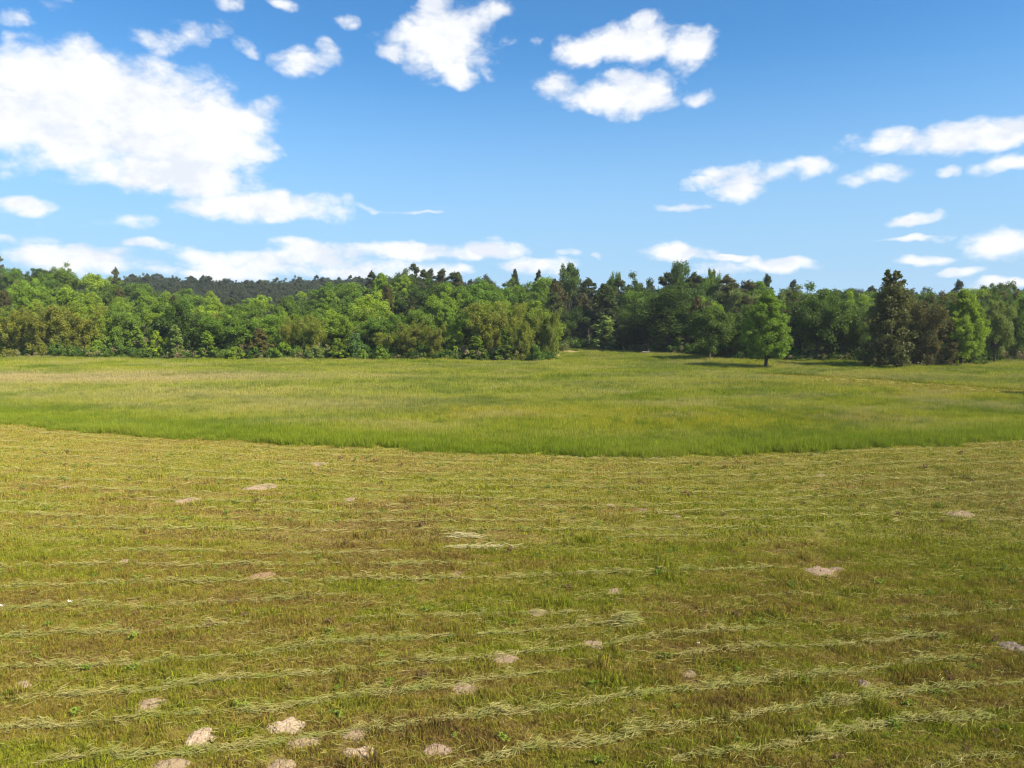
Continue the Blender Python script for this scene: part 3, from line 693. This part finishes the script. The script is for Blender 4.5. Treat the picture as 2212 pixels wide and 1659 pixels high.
def blades(rng, n, R, h, wd, lean, mat, flatfrac=0.0, leafy=0.0):
    """a patch of bent blades: two quads each"""
    a = rng.random(n) * 6.283; r = R * np.sqrt(rng.random(n)) * (1 + .15 * rng.normal(size=n))
    b = np.stack([r * np.cos(a), r * np.sin(a), np.full(n, -.015)], 1)
    th = rng.random(n) * 6.283; d = np.stack([np.cos(th), np.sin(th), np.zeros(n)], 1); ph = rng.random(n) * 6.283
    s = np.stack([np.cos(ph), np.sin(ph), np.zeros(n)], 1)
    hh = h * rng.uniform(.45, 1.15, n); ln = np.abs(rng.normal(0, lean, n)); fl_ = rng.random(n) < flatfrac
    ln[fl_] = 2.2; 
    ww = wd * rng.uniform(.6, 1.4, n)
    c1, c2 = np.cos(ln * .6), np.cos(np.minimum(ln * 1.3, 1.5)); s1, s2 = np.sin(np.minimum(ln * .6, 1.45)), np.sin(np.minimum(ln * 1.3, 1.5))
    m1 = b + .5 * hh[:, None] * (s1[:, None] * d + np.maximum(c1, .06)[:, None] * np.array([0, 0, 1.])); m2 = m1 + .5 * hh[:, None] * (s2[:, None] * d + np.maximum(c2, .02)[:, None] * np.array([0, 0, 1.]))
    W = ww[:, None] * s / 2
    V = np.stack([b - W * .8, b + W * .8, m1 + W, m1 - W, m2 + W * .25, m2 - W * .25], 1).reshape(-1, 3)
    k = np.arange(n)[:, None] * 6
    Q = np.concatenate([k + np.array([0, 1, 2, 3]), k + np.array([3, 2, 4, 5])], 0)
    t = rng.random(n); tint = np.concatenate([t, t]); hg = np.tile([0, 0, .5, .5, 1, 1], n)
    return mesh('patch', V, Q, [mat], {'tint': ('FACE', tint), 'hgt': ('POINT', hg)})

def field_points(rng, d0, d1, sp, xm=3.0):
    """jittered grid over the wedge the picture sees, a little wider"""
    ys = np.arange(d0, d1, sp); P = []
    for y in ys:
        hw = .72 * y * 1.06 + xm; x = np.arange(-hw, hw, sp); P.append(np.stack([x, np.full(len(x), y)], 1))
    P = np.concatenate(P); return P + rng.uniform(-.5, .5, P.shape) * sp

# mounds of bare soil first: they keep the grass off (x, y in the lower-field view, width, colour, label)
MOUNDS = [
 (620, 662, 66, 'pale', 'brightest pale sand mound, oval, near the bottom left of the field'),
 (433, 688, 62, 'pale', 'rounded sand mound with cracked top left of the brightest mound'),
 (768, 678, 54, 'buff', 'buff mound behind a cut-grass row, right of the brightest mound'),
 (775, 720, 62, 'pale', 'flat sand mound in front of the buff mound by the cut-grass row'),
 (945, 711, 50, 'pink', 'pinkish sand mound, rightmost of the cluster at bottom left'),
 (605, 750, 56, 'buff', 'buff mound at the bottom edge below the brightest mound'),
 (365, 751, 60, 'buff', 'buff mound at the bottom edge below the cracked rounded mound'),
 (325, 615, 54, 'pink', 'tan mound alone above the cracked rounded mound'),
 (47, 574, 36, 'buff', 'small mound near the left edge of the field'),
 (1085, 516, 52, 'pink', 'reddish mound in the middle of the field beside red-brown stubble'),
 (1280, 486, 42, 'pink', 'small reddish mound right of the middle reddish mound'),
 (1160, 415, 36, 'buff', 'light brown mound above the two reddish mounds'),
 (1328, 372, 30, 'buff', 'small buff mound right of and beyond the light brown mound'),
 (1490, 552, 28, 'buff', 'small mound half hidden in grass right of a hay row end'),
 (990, 333, 22, 'red', 'small rust-coloured mound in front of the pale hay clumps'),
 (405, 176, 52, 'pink', 'pink mound in the far left of the cut field, nearer of two'),
 (567, 148, 54, 'pink', 'pink mound in the far left of the cut field, farther of two'),
 (142, 150, 22, 'pink', 'little pink mound at far left, left of the two pink mounds'),
 (278, 311, 34, 'buff', 'buff mound on the left between two cut-grass rows'),
 (562, 340, 52, 'red', 'rust-coloured flat mound on the left just above a long cut-grass row'),
 (1772, 327, 60, 'pink', 'long flat pink mound on the right side of the field'),
 (1808, 321, 28, 'pink', 'small domed mound at the right end of the long flat pink mound'),
 (2190, 496, 50, 'grey', 'greyish mound at the right edge of the field'),
 (1002, 580, 54, 'buff', 'flat buff mound beside the cut-grass row right of the tan mound'),
 (1866, 567, 26, 'pink', 'small pink mound in green grass on the right'),
 (650, 697, 60, 'buff', 'low flat mound just in front of the brightest mound'),
 (1318, 184, 18, 'pink', 'tiny pink mound in the green far part, leftmost of three'),
 (1391, 196, 15, 'buff', 'tiny buff mound in the green far part, middle of three'),
 (1462, 211, 16, 'pink', 'tiny mound in the green far part, rightmost of three'),
 (690, 96, 38, 'buff', 'thin buff mound close to the tall grass edge left of centre'),
 (757, 173, 26, 'pink', 'thin pink mound right of the two far pink mounds'),
 (2075, 205, 52, 'buff', 'buff mound in brown stubble at the far right'),
 (1775, 122, 24, 'buff', 'small buff mound near the tall grass edge on the right'),
]
def v2(x, y): return x * 0.463, 416.7 + y * 0.463
MC = {'pale': (.47, .35, .23), 'buff': (.32, .235, .135), 'pink': (.33, .235, .15), 'red': (.27, .175, .095), 'grey': (.27, .21, .16)}
def soil_mat(name, c):
    m, n = material(name); pos = n.new('ShaderNodeTexCoord').outputs['Object']
    f = n.noise(pos, 16, 5, .7); g = n.noise(pos, 4, 3, .6)
    col = n.mix(f, tuple(q * .6 for q in c), tuple(min(1, q * 1.25) for q in c)); col = n.mix(n.step(g, .45, .7, 0, .45), col, tuple(q * .55 for q in c))
    finish(n, col, 0, n.new('ShaderNodeBump', {'Height': f, 'Strength': 1.0, 'Distance': .06}).outputs[0]); return m
SM = {k: soil_mat('mound_soil_' + k, v) for k, v in MC.items()}
mpos = []
for i, (x, y, wd, col, lab) in enumerate(MOUNDS):
    rng = np.random.default_rng(400 + i); X, Y = gpt(*v2(x, y + 6)); R = wd * .463 / FPX * Y / 2 * 1.25; flat = 'flat' in lab or 'thin' in lab
    Hh = (.045 + .10 * min(R, .5)) * (.75 if flat else 1.0); k, m_ = 14, 40
    V = [(0, 0, Hh)]; a = np.linspace(0, 2 * np.pi, m_, endpoint=False); ph = rng.random(5) * 6.28
    edge = 1 + .16 * np.sin(2 * a + ph[0]) + .12 * np.sin(3 * a + ph[1]) + .08 * np.sin(5 * a + ph[2])
    for j in range(1, k + 1):
        r = j / k; zz = Hh * (1 - r ** 1.6) * (1 + .2 * np.sin(3 * a + ph[3]) * np.sin(r * 5 + ph[4]) + .1 * np.sin(7 * a + ph[1] + r * 4)) + .018 * np.sin(11 * a + r * 17 + ph[2]) * np.sin(r * 13 + ph[0]) + rng.normal(0, .012, m_) * (r < 1) - (.06 if j == k else 0)
        jr = 1 + rng.normal(0, .03, m_)
        V += [(R * r * e * math.cos(t) * q, R * .85 * r * e * math.sin(t) * q, z) for t, e, z, q in zip(a, edge, zz, jr)]
    Ft = np.array([(0, 1 + q, 1 + (q + 1) % m_) for q in range(m_)])
    Fq = np.array([(1 + j * m_ + q, 1 + (j + 1) * m_ + q, 1 + (j + 1) * m_ + (q + 1) % m_, 1 + j * m_ + (q + 1) % m_) for j in range(k - 1) for q in range(m_)])
    o = link('soil_mound', mesh('soil_mound', np.array(V), [Ft, Fq], [SM[col]], smooth_sh=True), label=lab, category='mound', group='bare soil mounds in the cut field')
    o.location = (X, Y, float(height(X, Y))); mpos.append((X, Y, R))
mpos = np.array(mpos)
def off_mounds(P, pad):
    d = np.hypot(P[:, None, 0] - mpos[None, :, 0], P[:, None, 1] - mpos[None, :, 1]); return (d > mpos[None, :, 2] * .68 + pad).all(1)

rng = np.random.default_rng(77)
# cut field: three grades of patch, finest near the camera
near = [blades(rng, 190, .26, .14, .011, 1.1, mat_mown, .22) for _ in range(7)] + [blades(rng, 130, .20, .24, .014, .8, mat_mown, .05) for _ in range(3)]
farp = [blades(rng, 170, .40, .13, .018, 1.1, mat_mown, .25) for _ in range(6)] + [blades(rng, 120, .34, .22, .02, .8, mat_mown, .05) for _ in range(2)]
PA = field_points(rng, 9.0, 27.0, .25); PA = PA[off_mounds(PA, .08)]
PB = field_points(rng, 27.0, 64.0, .40); PB = PB[off_mounds(PB, .10) & (PB[:, 1] < edge_y(PB[:, 0]) + .55)]
def go(name, P, protos, weights, smin, smax, zs=(.7, 1.3), lump=None):
    z = height(P[:, 0], P[:, 1]); N = len(P); s = rng.uniform(smin, smax, N); sz = s * rng.uniform(*zs, N)
    if lump is not None: sz = sz * lump(P)
    idx = rng.choice(len(protos), N, p=np.array(weights) / np.sum(weights))
    return scatter(name, protos, np.c_[P, z], rng.random(N) * 6.28, np.c_[s, s, sz], idx)
lump = lambda P: .62 + .5 * np.sin(P[:, 0] * 3.7 + 3 * np.sin(P[:, 1] * 2.3)) * np.sin(P[:, 1] * 4.1 + P[:, 0] * 1.4) * rng.random(len(P)) + .3 * np.sin(P[:, 0] * 1.3 + 2 * np.sin(P[:, 1] * .9)) * np.sin(P[:, 1] * 2.1 + P[:, 0] * .4) + .25 * rng.random(len(P))
go('mown_grass', PA, near, [1.3] * 7 + [.45] * 3, .8, 1.25, lump=lump)
go('mown_grass', PB, farp, [1.2] * 6 + [.5] * 2, .8, 1.25, lump=lump)
PS = field_points(rng, 70, 130, .6, 8); PS = PS[in_strip(PS[:, 0], PS[:, 1])]
go('mown_grass', PS, farp, [1.2] * 6 + [.5] * 2, .9, 1.5)
# meadow: knee-high grass
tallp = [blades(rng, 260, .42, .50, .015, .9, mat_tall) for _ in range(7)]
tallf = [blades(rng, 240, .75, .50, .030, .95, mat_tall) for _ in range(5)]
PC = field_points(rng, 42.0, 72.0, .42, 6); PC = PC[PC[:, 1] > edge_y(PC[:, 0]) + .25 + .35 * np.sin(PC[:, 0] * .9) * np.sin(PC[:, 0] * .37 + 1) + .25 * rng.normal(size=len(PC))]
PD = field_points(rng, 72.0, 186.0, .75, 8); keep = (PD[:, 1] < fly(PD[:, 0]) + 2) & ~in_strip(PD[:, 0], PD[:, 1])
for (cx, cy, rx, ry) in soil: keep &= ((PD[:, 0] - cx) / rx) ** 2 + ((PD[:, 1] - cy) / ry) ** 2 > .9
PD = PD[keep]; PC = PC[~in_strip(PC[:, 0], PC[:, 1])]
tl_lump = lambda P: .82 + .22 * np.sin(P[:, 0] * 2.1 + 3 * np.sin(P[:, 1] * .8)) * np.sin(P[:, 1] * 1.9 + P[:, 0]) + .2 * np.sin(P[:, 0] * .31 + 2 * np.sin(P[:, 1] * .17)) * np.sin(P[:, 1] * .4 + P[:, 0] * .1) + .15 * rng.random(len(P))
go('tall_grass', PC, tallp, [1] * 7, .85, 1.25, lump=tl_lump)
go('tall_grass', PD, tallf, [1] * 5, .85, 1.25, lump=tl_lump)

# the far wooded slopes read as one mass
rng = np.random.default_rng(12)
P = []
for Y in np.arange(285, 560, 9.5):
    for q in np.arange(-140, 470, 9.0 / Y * FPX): P.append((q + rng.uniform(-5, 5), Y + rng.uniform(-4, 4)))
for Y in np.arange(225, 285, 10):
    for q in np.arange(300, 1150, 9.0 / Y * FPX): P.append((q + rng.uniform(-5, 5), Y + rng.uniform(-4, 4)))
P = np.array(P); P = np.c_[(P[:, 0] - 512) / FPX * P[:, 1], P[:, 1]]
dw = go('distant_wood', P, [PROTO['oak'][i]['crown'] for i in range(3)] + [PROTO['pine'][0]['crown']], [1, 1, 1, 2.5], .8, 1.25, (.75, 1.1))
dw.color = (*COL['ridge'], 1)  # leaf colour with the blue of distant haze already in it
# brush and brambles along the foot of the trees
def brush_patch(seed, col_dry):
    r = np.random.default_rng(seed); cen = np.c_[r.normal(0, .7, (14, 2)), r.uniform(.15, 1.1, 14)]; q = r.uniform(.25, .5, 14); V, Q, t = leaves(r, cen, np.c_[q, q, q], 70, (.22, .1), .3, .1)
    return mesh('patch', V, Q, [mat_brush], {'tint': ('FACE', t)})
mat_brush, n = material('brush')
oi = n.new('ShaderNodeObjectInfo').outputs['Random']; tint = n.new('ShaderNodeAttribute', attribute_name='tint').outputs['Fac']
c = n.mix(n.step(oi, .3, .8), (.065, .12, .02), (.13, .19, .03)); c = n.mix(n.step(oi, .80, .88, 0, .85), c, (.27, .21, .11)); c = n.mix(1.0, c, n.mix(tint, (.65, .65, .65), (1.35, 1.35, 1.3)), 'MULTIPLY'); finish(n, c, .25)
bp = [brush_patch(900 + i, 0) for i in range(5)]
bpx = np.concatenate([np.linspace(-70, 545, 330), np.linspace(556, 1095, 330)]); P = []
for q in bpx:
    for k in range(4):
        Y = float(tline(q)) + rng.uniform(.6, (3.5, 9, 18, 30)[k]); P.append(((q - 512) / FPX * Y, Y))
P = np.array(P)
go('undergrowth', P, bp, [1] * 5, .7, 1.6)

# ------------------------------------------------------------------ rows of cut grass
ROWS = [
 ([(-60, 690), (0, 678), (170, 672), (330, 655), (430, 645), (500, 641), (620, 633), (740, 611), (830, 603), (960, 585), (1080, 570), (1190, 555), (1265, 544)], 1.0, 'cut-grass row running just behind the brightest sand mound'),
 ([(40, 756), (150, 743), (300, 744), (480, 722), (600, 706), (700, 691), (800, 681), (900, 666), (1000, 655), (1110, 645), (1230, 630), (1330, 615), (1430, 600), (1540, 590), (1640, 576), (1760, 560), (1880, 546), (2000, 532), (2125, 518)], 1.0, 'long cut-grass row passing between the buff mound and flat sand mound'),
 ([(930, 765), (1080, 742), (1170, 718), (1300, 710), (1410, 690), (1500, 672), (1600, 655), (1720, 635), (1830, 615), (1940, 601), (2105, 584), (2260, 570)], 1.1, 'thick cut-grass row starting at the bottom edge right of the pinkish mound'),
 ([(1400, 760), (1500, 742), (1600, 735), (1700, 715), (1790, 692), (1850, 680), (1950, 660), (2050, 655), (2230, 640)], 1.1, 'bright straw-coloured cut-grass row at the bottom right'),
 ([(2000, 765), (2060, 748), (2130, 735), (2260, 718)], .9, 'short cut-grass row in the bottom right corner'),
 ([(-60, 612), (0, 608), (150, 605), (300, 595), (420, 579), (560, 568), (680, 558), (760, 550), (860, 538), (940, 530), (1050, 526), (1170, 512), (1290, 496), (1400, 480), (1500, 470), (1590, 463), (1680, 457)], .9, 'cut-grass row between the tan mound and the middle reddish mound'),
 ([(-60, 548), (0, 545), (120, 540), (300, 535), (380, 528), (520, 518), (640, 508), (760, 492), (870, 485), (980, 480), (1100, 468), (1220, 458), (1350, 446), (1400, 437)], .9, 'cut-grass row ending in a small heap beyond the reddish mounds'),
 ([(-60, 484), (0, 478), (80, 472), (200, 468), (330, 462), (460, 455), (565, 446)], 1.0, 'cut-grass row on the left ending halfway to the middle'),
 ([(700, 443), (830, 438), (950, 432), (1050, 430), (1200, 425), (1300, 420)], .6, 'thin cut-grass row beside the light brown mound'),
 ([(-60, 424), (0, 418), (160, 410), (300, 412), (480, 405), (560, 402), (620, 398), (700, 392), (770, 387)], .85, 'cut-grass row on the left with white scraps on it'),
 ([(-60, 374), (0, 371), (140, 366), (290, 362), (420, 360), (500, 358), (650, 357), (760, 355), (900, 353), (1020, 350), (1140, 346), (1260, 343), (1400, 338), (1540, 335), (1700, 326)], .8, 'straight cut-grass row just nearer than the rust-coloured flat mound'),
 ([(-60, 330), (0, 328), (110, 325), (240, 322), (380, 325), (520, 322), (650, 322), (760, 320), (900, 321), (1050, 318)], .65, 'cut-grass row just beyond the rust-coloured flat mound'),
 ([(200, 296), (340, 293), (420, 292), (560, 297), (700, 296), (870, 292)], .6, 'farthest clear cut-grass row on the left, left of the pale hay clumps'),
 ([(1420, 527), (1530, 510), (1640, 498), (1740, 500), (1860, 492), (1970, 482), (2075, 474)], .9, 'cut-grass row on the right above the small half-hidden mound'),
 ([(1300, 263), (1420, 258), (1540, 258)], .6, 'short far cut-grass row right of the pale hay clumps'),
 ([(1900, 452), (1960, 440), (2070, 430), (2230, 418)], .6, 'faint cut-grass row near the right edge above the greyish mound'),
 ([(1560, 397), (1700, 388), (1810, 384)], .5, 'faint short cut-grass row in the greener right half'),
]
mat_hay, n = material('cut_grass')
tint = n.new('ShaderNodeAttribute', attribute_name='tint').outputs['Fac']; pos = n.new('ShaderNodeNewGeometry').outputs['Position']
c = n.mix(n.step(tint, 0, 1, 0, 1, False), (.19, .165, .045), (.38, .33, .12)); c = n.mix(n.step(n.noise(pos, 1.1, 3, .6), .42, .62, 0, .8), c, (.23, .245, .06)); finish(n, c, .2)

def strands(rng, P, dirs, L, W_, zlo, zhi, spread, prof=None):
    """long thin pieces lying about points P (n,2) roughly along dirs (n,2)"""
    n_ = len(P); th = np.arctan2(dirs[:, 1], dirs[:, 0]) + rng.normal(0, spread, n_)
    d = np.stack([np.cos(th), np.sin(th)], 1); s = np.stack([-d[:, 1], d[:, 0]], 1)
    l = L * rng.uniform(.5, 1.4, n_)[:, None]; wv = W_ * rng.uniform(.6, 1.4, n_)[:, None]
    z = height(P[:, 0], P[:, 1]); lift = rng.uniform(0, 1, n_) ** 1.3 * (zhi - zlo) * (prof if prof is not None else 1) + zlo
    tl_ = rng.normal(0, .18, n_) * l[:, 0]; bend = rng.normal(0, .12, n_)[:, None] * l
    A = P - d * l / 2; B = P + s * bend; E = P + d * l / 2; za = z + lift - tl_ / 2; zb = z + lift + .25 * np.abs(tl_); ze = z + lift + tl_ / 2
    za, ze = np.maximum(za, z + .02), np.maximum(ze, z + .02); up = rng.uniform(.2, .9, n_)
    def pt(q, zz, k): return np.c_[q + s * wv * k / 2, zz + k * wv[:, 0] * up * .5]
    V = np.stack([pt(A, za, -.4), pt(A, za, .4), pt(B, zb, 1), pt(B, zb, -1), pt(E, ze, .3), pt(E, ze, -.3)], 1).reshape(-1, 3)
    k = np.arange(n_)[:, None] * 6; Q = np.concatenate([k + np.array([0, 1, 2, 3]), k + np.array([3, 2, 4, 5])], 0); t = rng.random(n_)
    return V, Q, np.concatenate([t, t])

for i, (pts, amt, lab) in enumerate(ROWS):
    rng2 = np.random.default_rng(50 + i); G = np.array([gpt(*v2(*p)) for p in pts]); seg = np.hypot(*np.diff(G, axis=0).T); cum = np.r_[0, np.cumsum(seg)]; Lt = cum[-1]; dist = G[:, 1].mean()
    n_ = int(Lt * (150 if dist < 22 else 110) * amt); s = rng2.random(n_) * Lt
    ph = rng2.random(6) * 6.28
    th = .80 + .25 * np.sin(s * .9 + ph[0]) + .22 * np.sin(s * 2.3 + ph[1]) + .15 * np.sin(s * 5.1 + ph[2]); th *= .78 + .3 * np.sin(s * 9.3 + ph[0] * 2) * np.sin(s * 3.1 + ph[2]) + .18 * np.sin(s * 15.7 + ph[1]); th *= np.clip(np.minimum(s, Lt - s) / 1.2, .15, 1)
    k = rng2.random(n_) < np.clip(th, .08, 1); s, th = s[k], th[k]
    X = np.interp(s, cum, G[:, 0]) ; Y = np.interp(s, cum, G[:, 1])
    eps = .3; D = np.stack([np.interp(s + eps, cum, G[:, 0]) - np.interp(s - eps, cum, G[:, 0]), np.interp(s + eps, cum, G[:, 1]) - np.interp(s - eps, cum, G[:, 1])], 1); D /= np.linalg.norm(D, axis=1)[:, None] + 1e-9
    lat = rng2.normal(0, .038, len(s)) * (.6 + .8 * np.abs(np.sin(s * 1.1 + ph[5]))) + .04 * np.sin(s * 1.7 + ph[3]) + .03 * np.sin(s * 4.4 + ph[4])
    lat0 = lat - (.04 * np.sin(s * 1.7 + ph[3]) + .03 * np.sin(s * 4.4 + ph[4]))
    P = np.stack([X - D[:, 1] * lat, Y + D[:, 0] * lat], 1); prof = np.exp(-(lat0 / .075) ** 2) * np.clip(th, .15, 1.2) ** 1.3
    V, Q, t = strands(rng2, P, D, .25, .010 if dist < 22 else .015, .05, .06 + .27 * amt, .6, prof)
    X0, Y0 = G[len(G) // 2]; z0 = float(height(X0, Y0)); V = V - np.array([X0, Y0, z0])
    o = link('cut_grass_row', mesh('cut_grass_row', V, Q, [mat_hay], {'tint': ('FACE', t)}), label=lab, category='hay row', group='rows of cut grass'); o.location = (X0, Y0, z0)

# pale heaps of dry stems, and a small dark heap
def heap(x, y, wx, wy, hz, n_, mat, lab, name='hay_clump'):
    rng2 = np.random.default_rng(int(x)); X, Y = gpt(*v2(x, y)); P = np.stack([rng2.normal(0, wx / 2, n_), rng2.normal(0, wy / 2, n_)], 1)
    prof = np.exp(-((P[:, 0] / wx) ** 2 + (P[:, 1] / wy) ** 2) * 1.2); D = np.tile([[1., .12]], (n_, 1))
    V, Q, t = strands(rng2, P + np.array([X, Y]), D, .5, .016, .04, hz, .3, prof); z0 = float(height(X, Y)); V = V - np.array([X, Y, z0])
    o = link(name, mesh(name, V, Q, [mat], {'tint': ('FACE', t)}), label=lab, category='hay clump'); o.location = (X, Y, z0)
mat_pale, n = material('dry_stems'); tint = n.new('ShaderNodeAttribute', attribute_name='tint').outputs['Fac']; finish(n, n.mix(tint, (.32, .275, .12), (.48, .42, .22)), .15)
heap(1045, 286, 1.3, .2, .2, 110, mat_pale, 'pale dry hay clump in the middle of the field, nearer of two')
heap(1000, 262, .8, .22, .2, 60, mat_pale, 'pale dry hay clump in the middle of the field, farther of two')
heap(1353, 448, .28, .25, .42, 300, mat_hay, 'small upright heap at the end of a cut-grass row')

# fainter mowing lines in the farther half, too many and too thin to count
rng = np.random.default_rng(31); VV, QQ, TT, o_ = [], [], [], 0
for j, fr in enumerate(np.linspace(.06, .94, 13)):
    X = np.linspace(-42, 42, 1500) + rng.normal(0, .2, 1500); Yn = 27.0 + .03 * (X + 10) + .0022 * X ** 2; Y = Yn * (1 - fr) + edge_y(X) * fr + .12 * np.sin(X * .5 + j) + rng.normal(0, .10, 1500)
    k = (np.abs(X) < .78 * Y) & (rng.random(1500) < .55 + .4 * np.sin(X * .35 + 2.1 * j)); P = np.stack([X[k], Y[k]], 1)
    V, Q, t = strands(rng, P, np.tile([[1., .05]], (len(P), 1)), .42, .02, .05, .17, .35); VV.append(V); QQ.append(Q + o_); TT.append(t); o_ += len(V)
link('loose_clippings', mesh('loose_clippings', np.concatenate(VV), np.concatenate(QQ), [mat_hay], {'tint': ('FACE', np.concatenate(TT))}), kind='stuff')

# loose clippings between the rows
rng = np.random.default_rng(8)
P1 = field_points(rng, 12, 30, .17); P1 = P1[off_mounds(P1, -.05)]; P2 = field_points(rng, 30, 60, .33); P2 = P2[P2[:, 1] < edge_y(P2[:, 0]) - .3]
for P, L, W_ in ((P1, .26, .010), (P2, .34, .019)):
    m_ = np.sin((P[:, 1] - .25 * P[:, 0] * np.exp(-(P[:, 1] - 14) / 14)) * 4.2 + .8 * np.sin(P[:, 0] * .4)) * .3 + .45 + .3 * np.sin(P[:, 0] * .7 + P[:, 1] * 1.7)
    P = P[rng.random(len(P)) < m_ * .9]
    V, Q, t = strands(rng, P, np.tile([[1., .12]], (len(P), 1)), L, W_, .05, .15, .6)
    link('loose_clippings', mesh('loose_clippings', V, Q, [mat_hay], {'tint': ('FACE', t)}), kind='stuff')

# broad-leaved weeds standing in the cut field
def weed(seed, mat):
    r = np.random.default_rng(seed); cen = np.c_[r.normal(0, .10, (9, 2)), r.uniform(.05, .24, 9)]; q = r.uniform(.05, .1, 9); V, Q, t = leaves(r, cen, np.c_[q, q, q], 9, (.085, .045), .2, .5)
    return mesh('patch', V, Q, [mat], {'tint': ('FACE', t)})
mat_weed, n = material('weeds'); oi = n.new('ShaderNodeObjectInfo').outputs['Random']; c = n.mix(oi, (.14, .20, .025), (.24, .29, .045)); c = n.mix(n.step(oi, .7, .8), c, (.19, .12, .055)); finish(n, c, .25)
wp = [weed(700 + i, mat_weed) for i in range(5)]
PW = field_points(rng, 10, 44, .62); PW = PW[off_mounds(PW, .1)]; PW = PW[rng.random(len(PW)) < .16]
go('weeds', PW, wp, [1] * 5, .35, .8)

# scraps of white litter lying on a row
mat_white, n = material('white_scrap'); finish(n, (.62, .60, .52), .1)
for k, (x, y, lab) in enumerate(((152, 407, 'white scrap standing up on the cut-grass row at left'), (4, 417, 'white scrap at the left edge of the field'), (1508, 497, 'tiny white scrap right of the reddish mounds'))):
    rng2 = np.random.default_rng(k); X, Y = gpt(*v2(x, y)); g = np.linspace(-.13, .13, 4); V = [(a, b * .6, .06 + .9 * abs(a) + rng2.normal(0, .03)) for a in g for b in g]
    Q = np.array([(i * 4 + j, i * 4 + j + 4, i * 4 + j + 5, i * 4 + j + 1) for i in range(3) for j in range(3)])
    V = np.array(V); sc_ = .3 if k == 2 else .5
    top = V * sc_; bot = top - np.array([0, 0, .004]); nV = len(V)
    o = link('white_scrap', mesh('white_scrap', np.r_[top, bot], np.r_[Q, Q[:, ::-1] + nV], [mat_white]), label=lab, category='litter'); o.location = (X, Y, float(height(X, Y)) + .08)
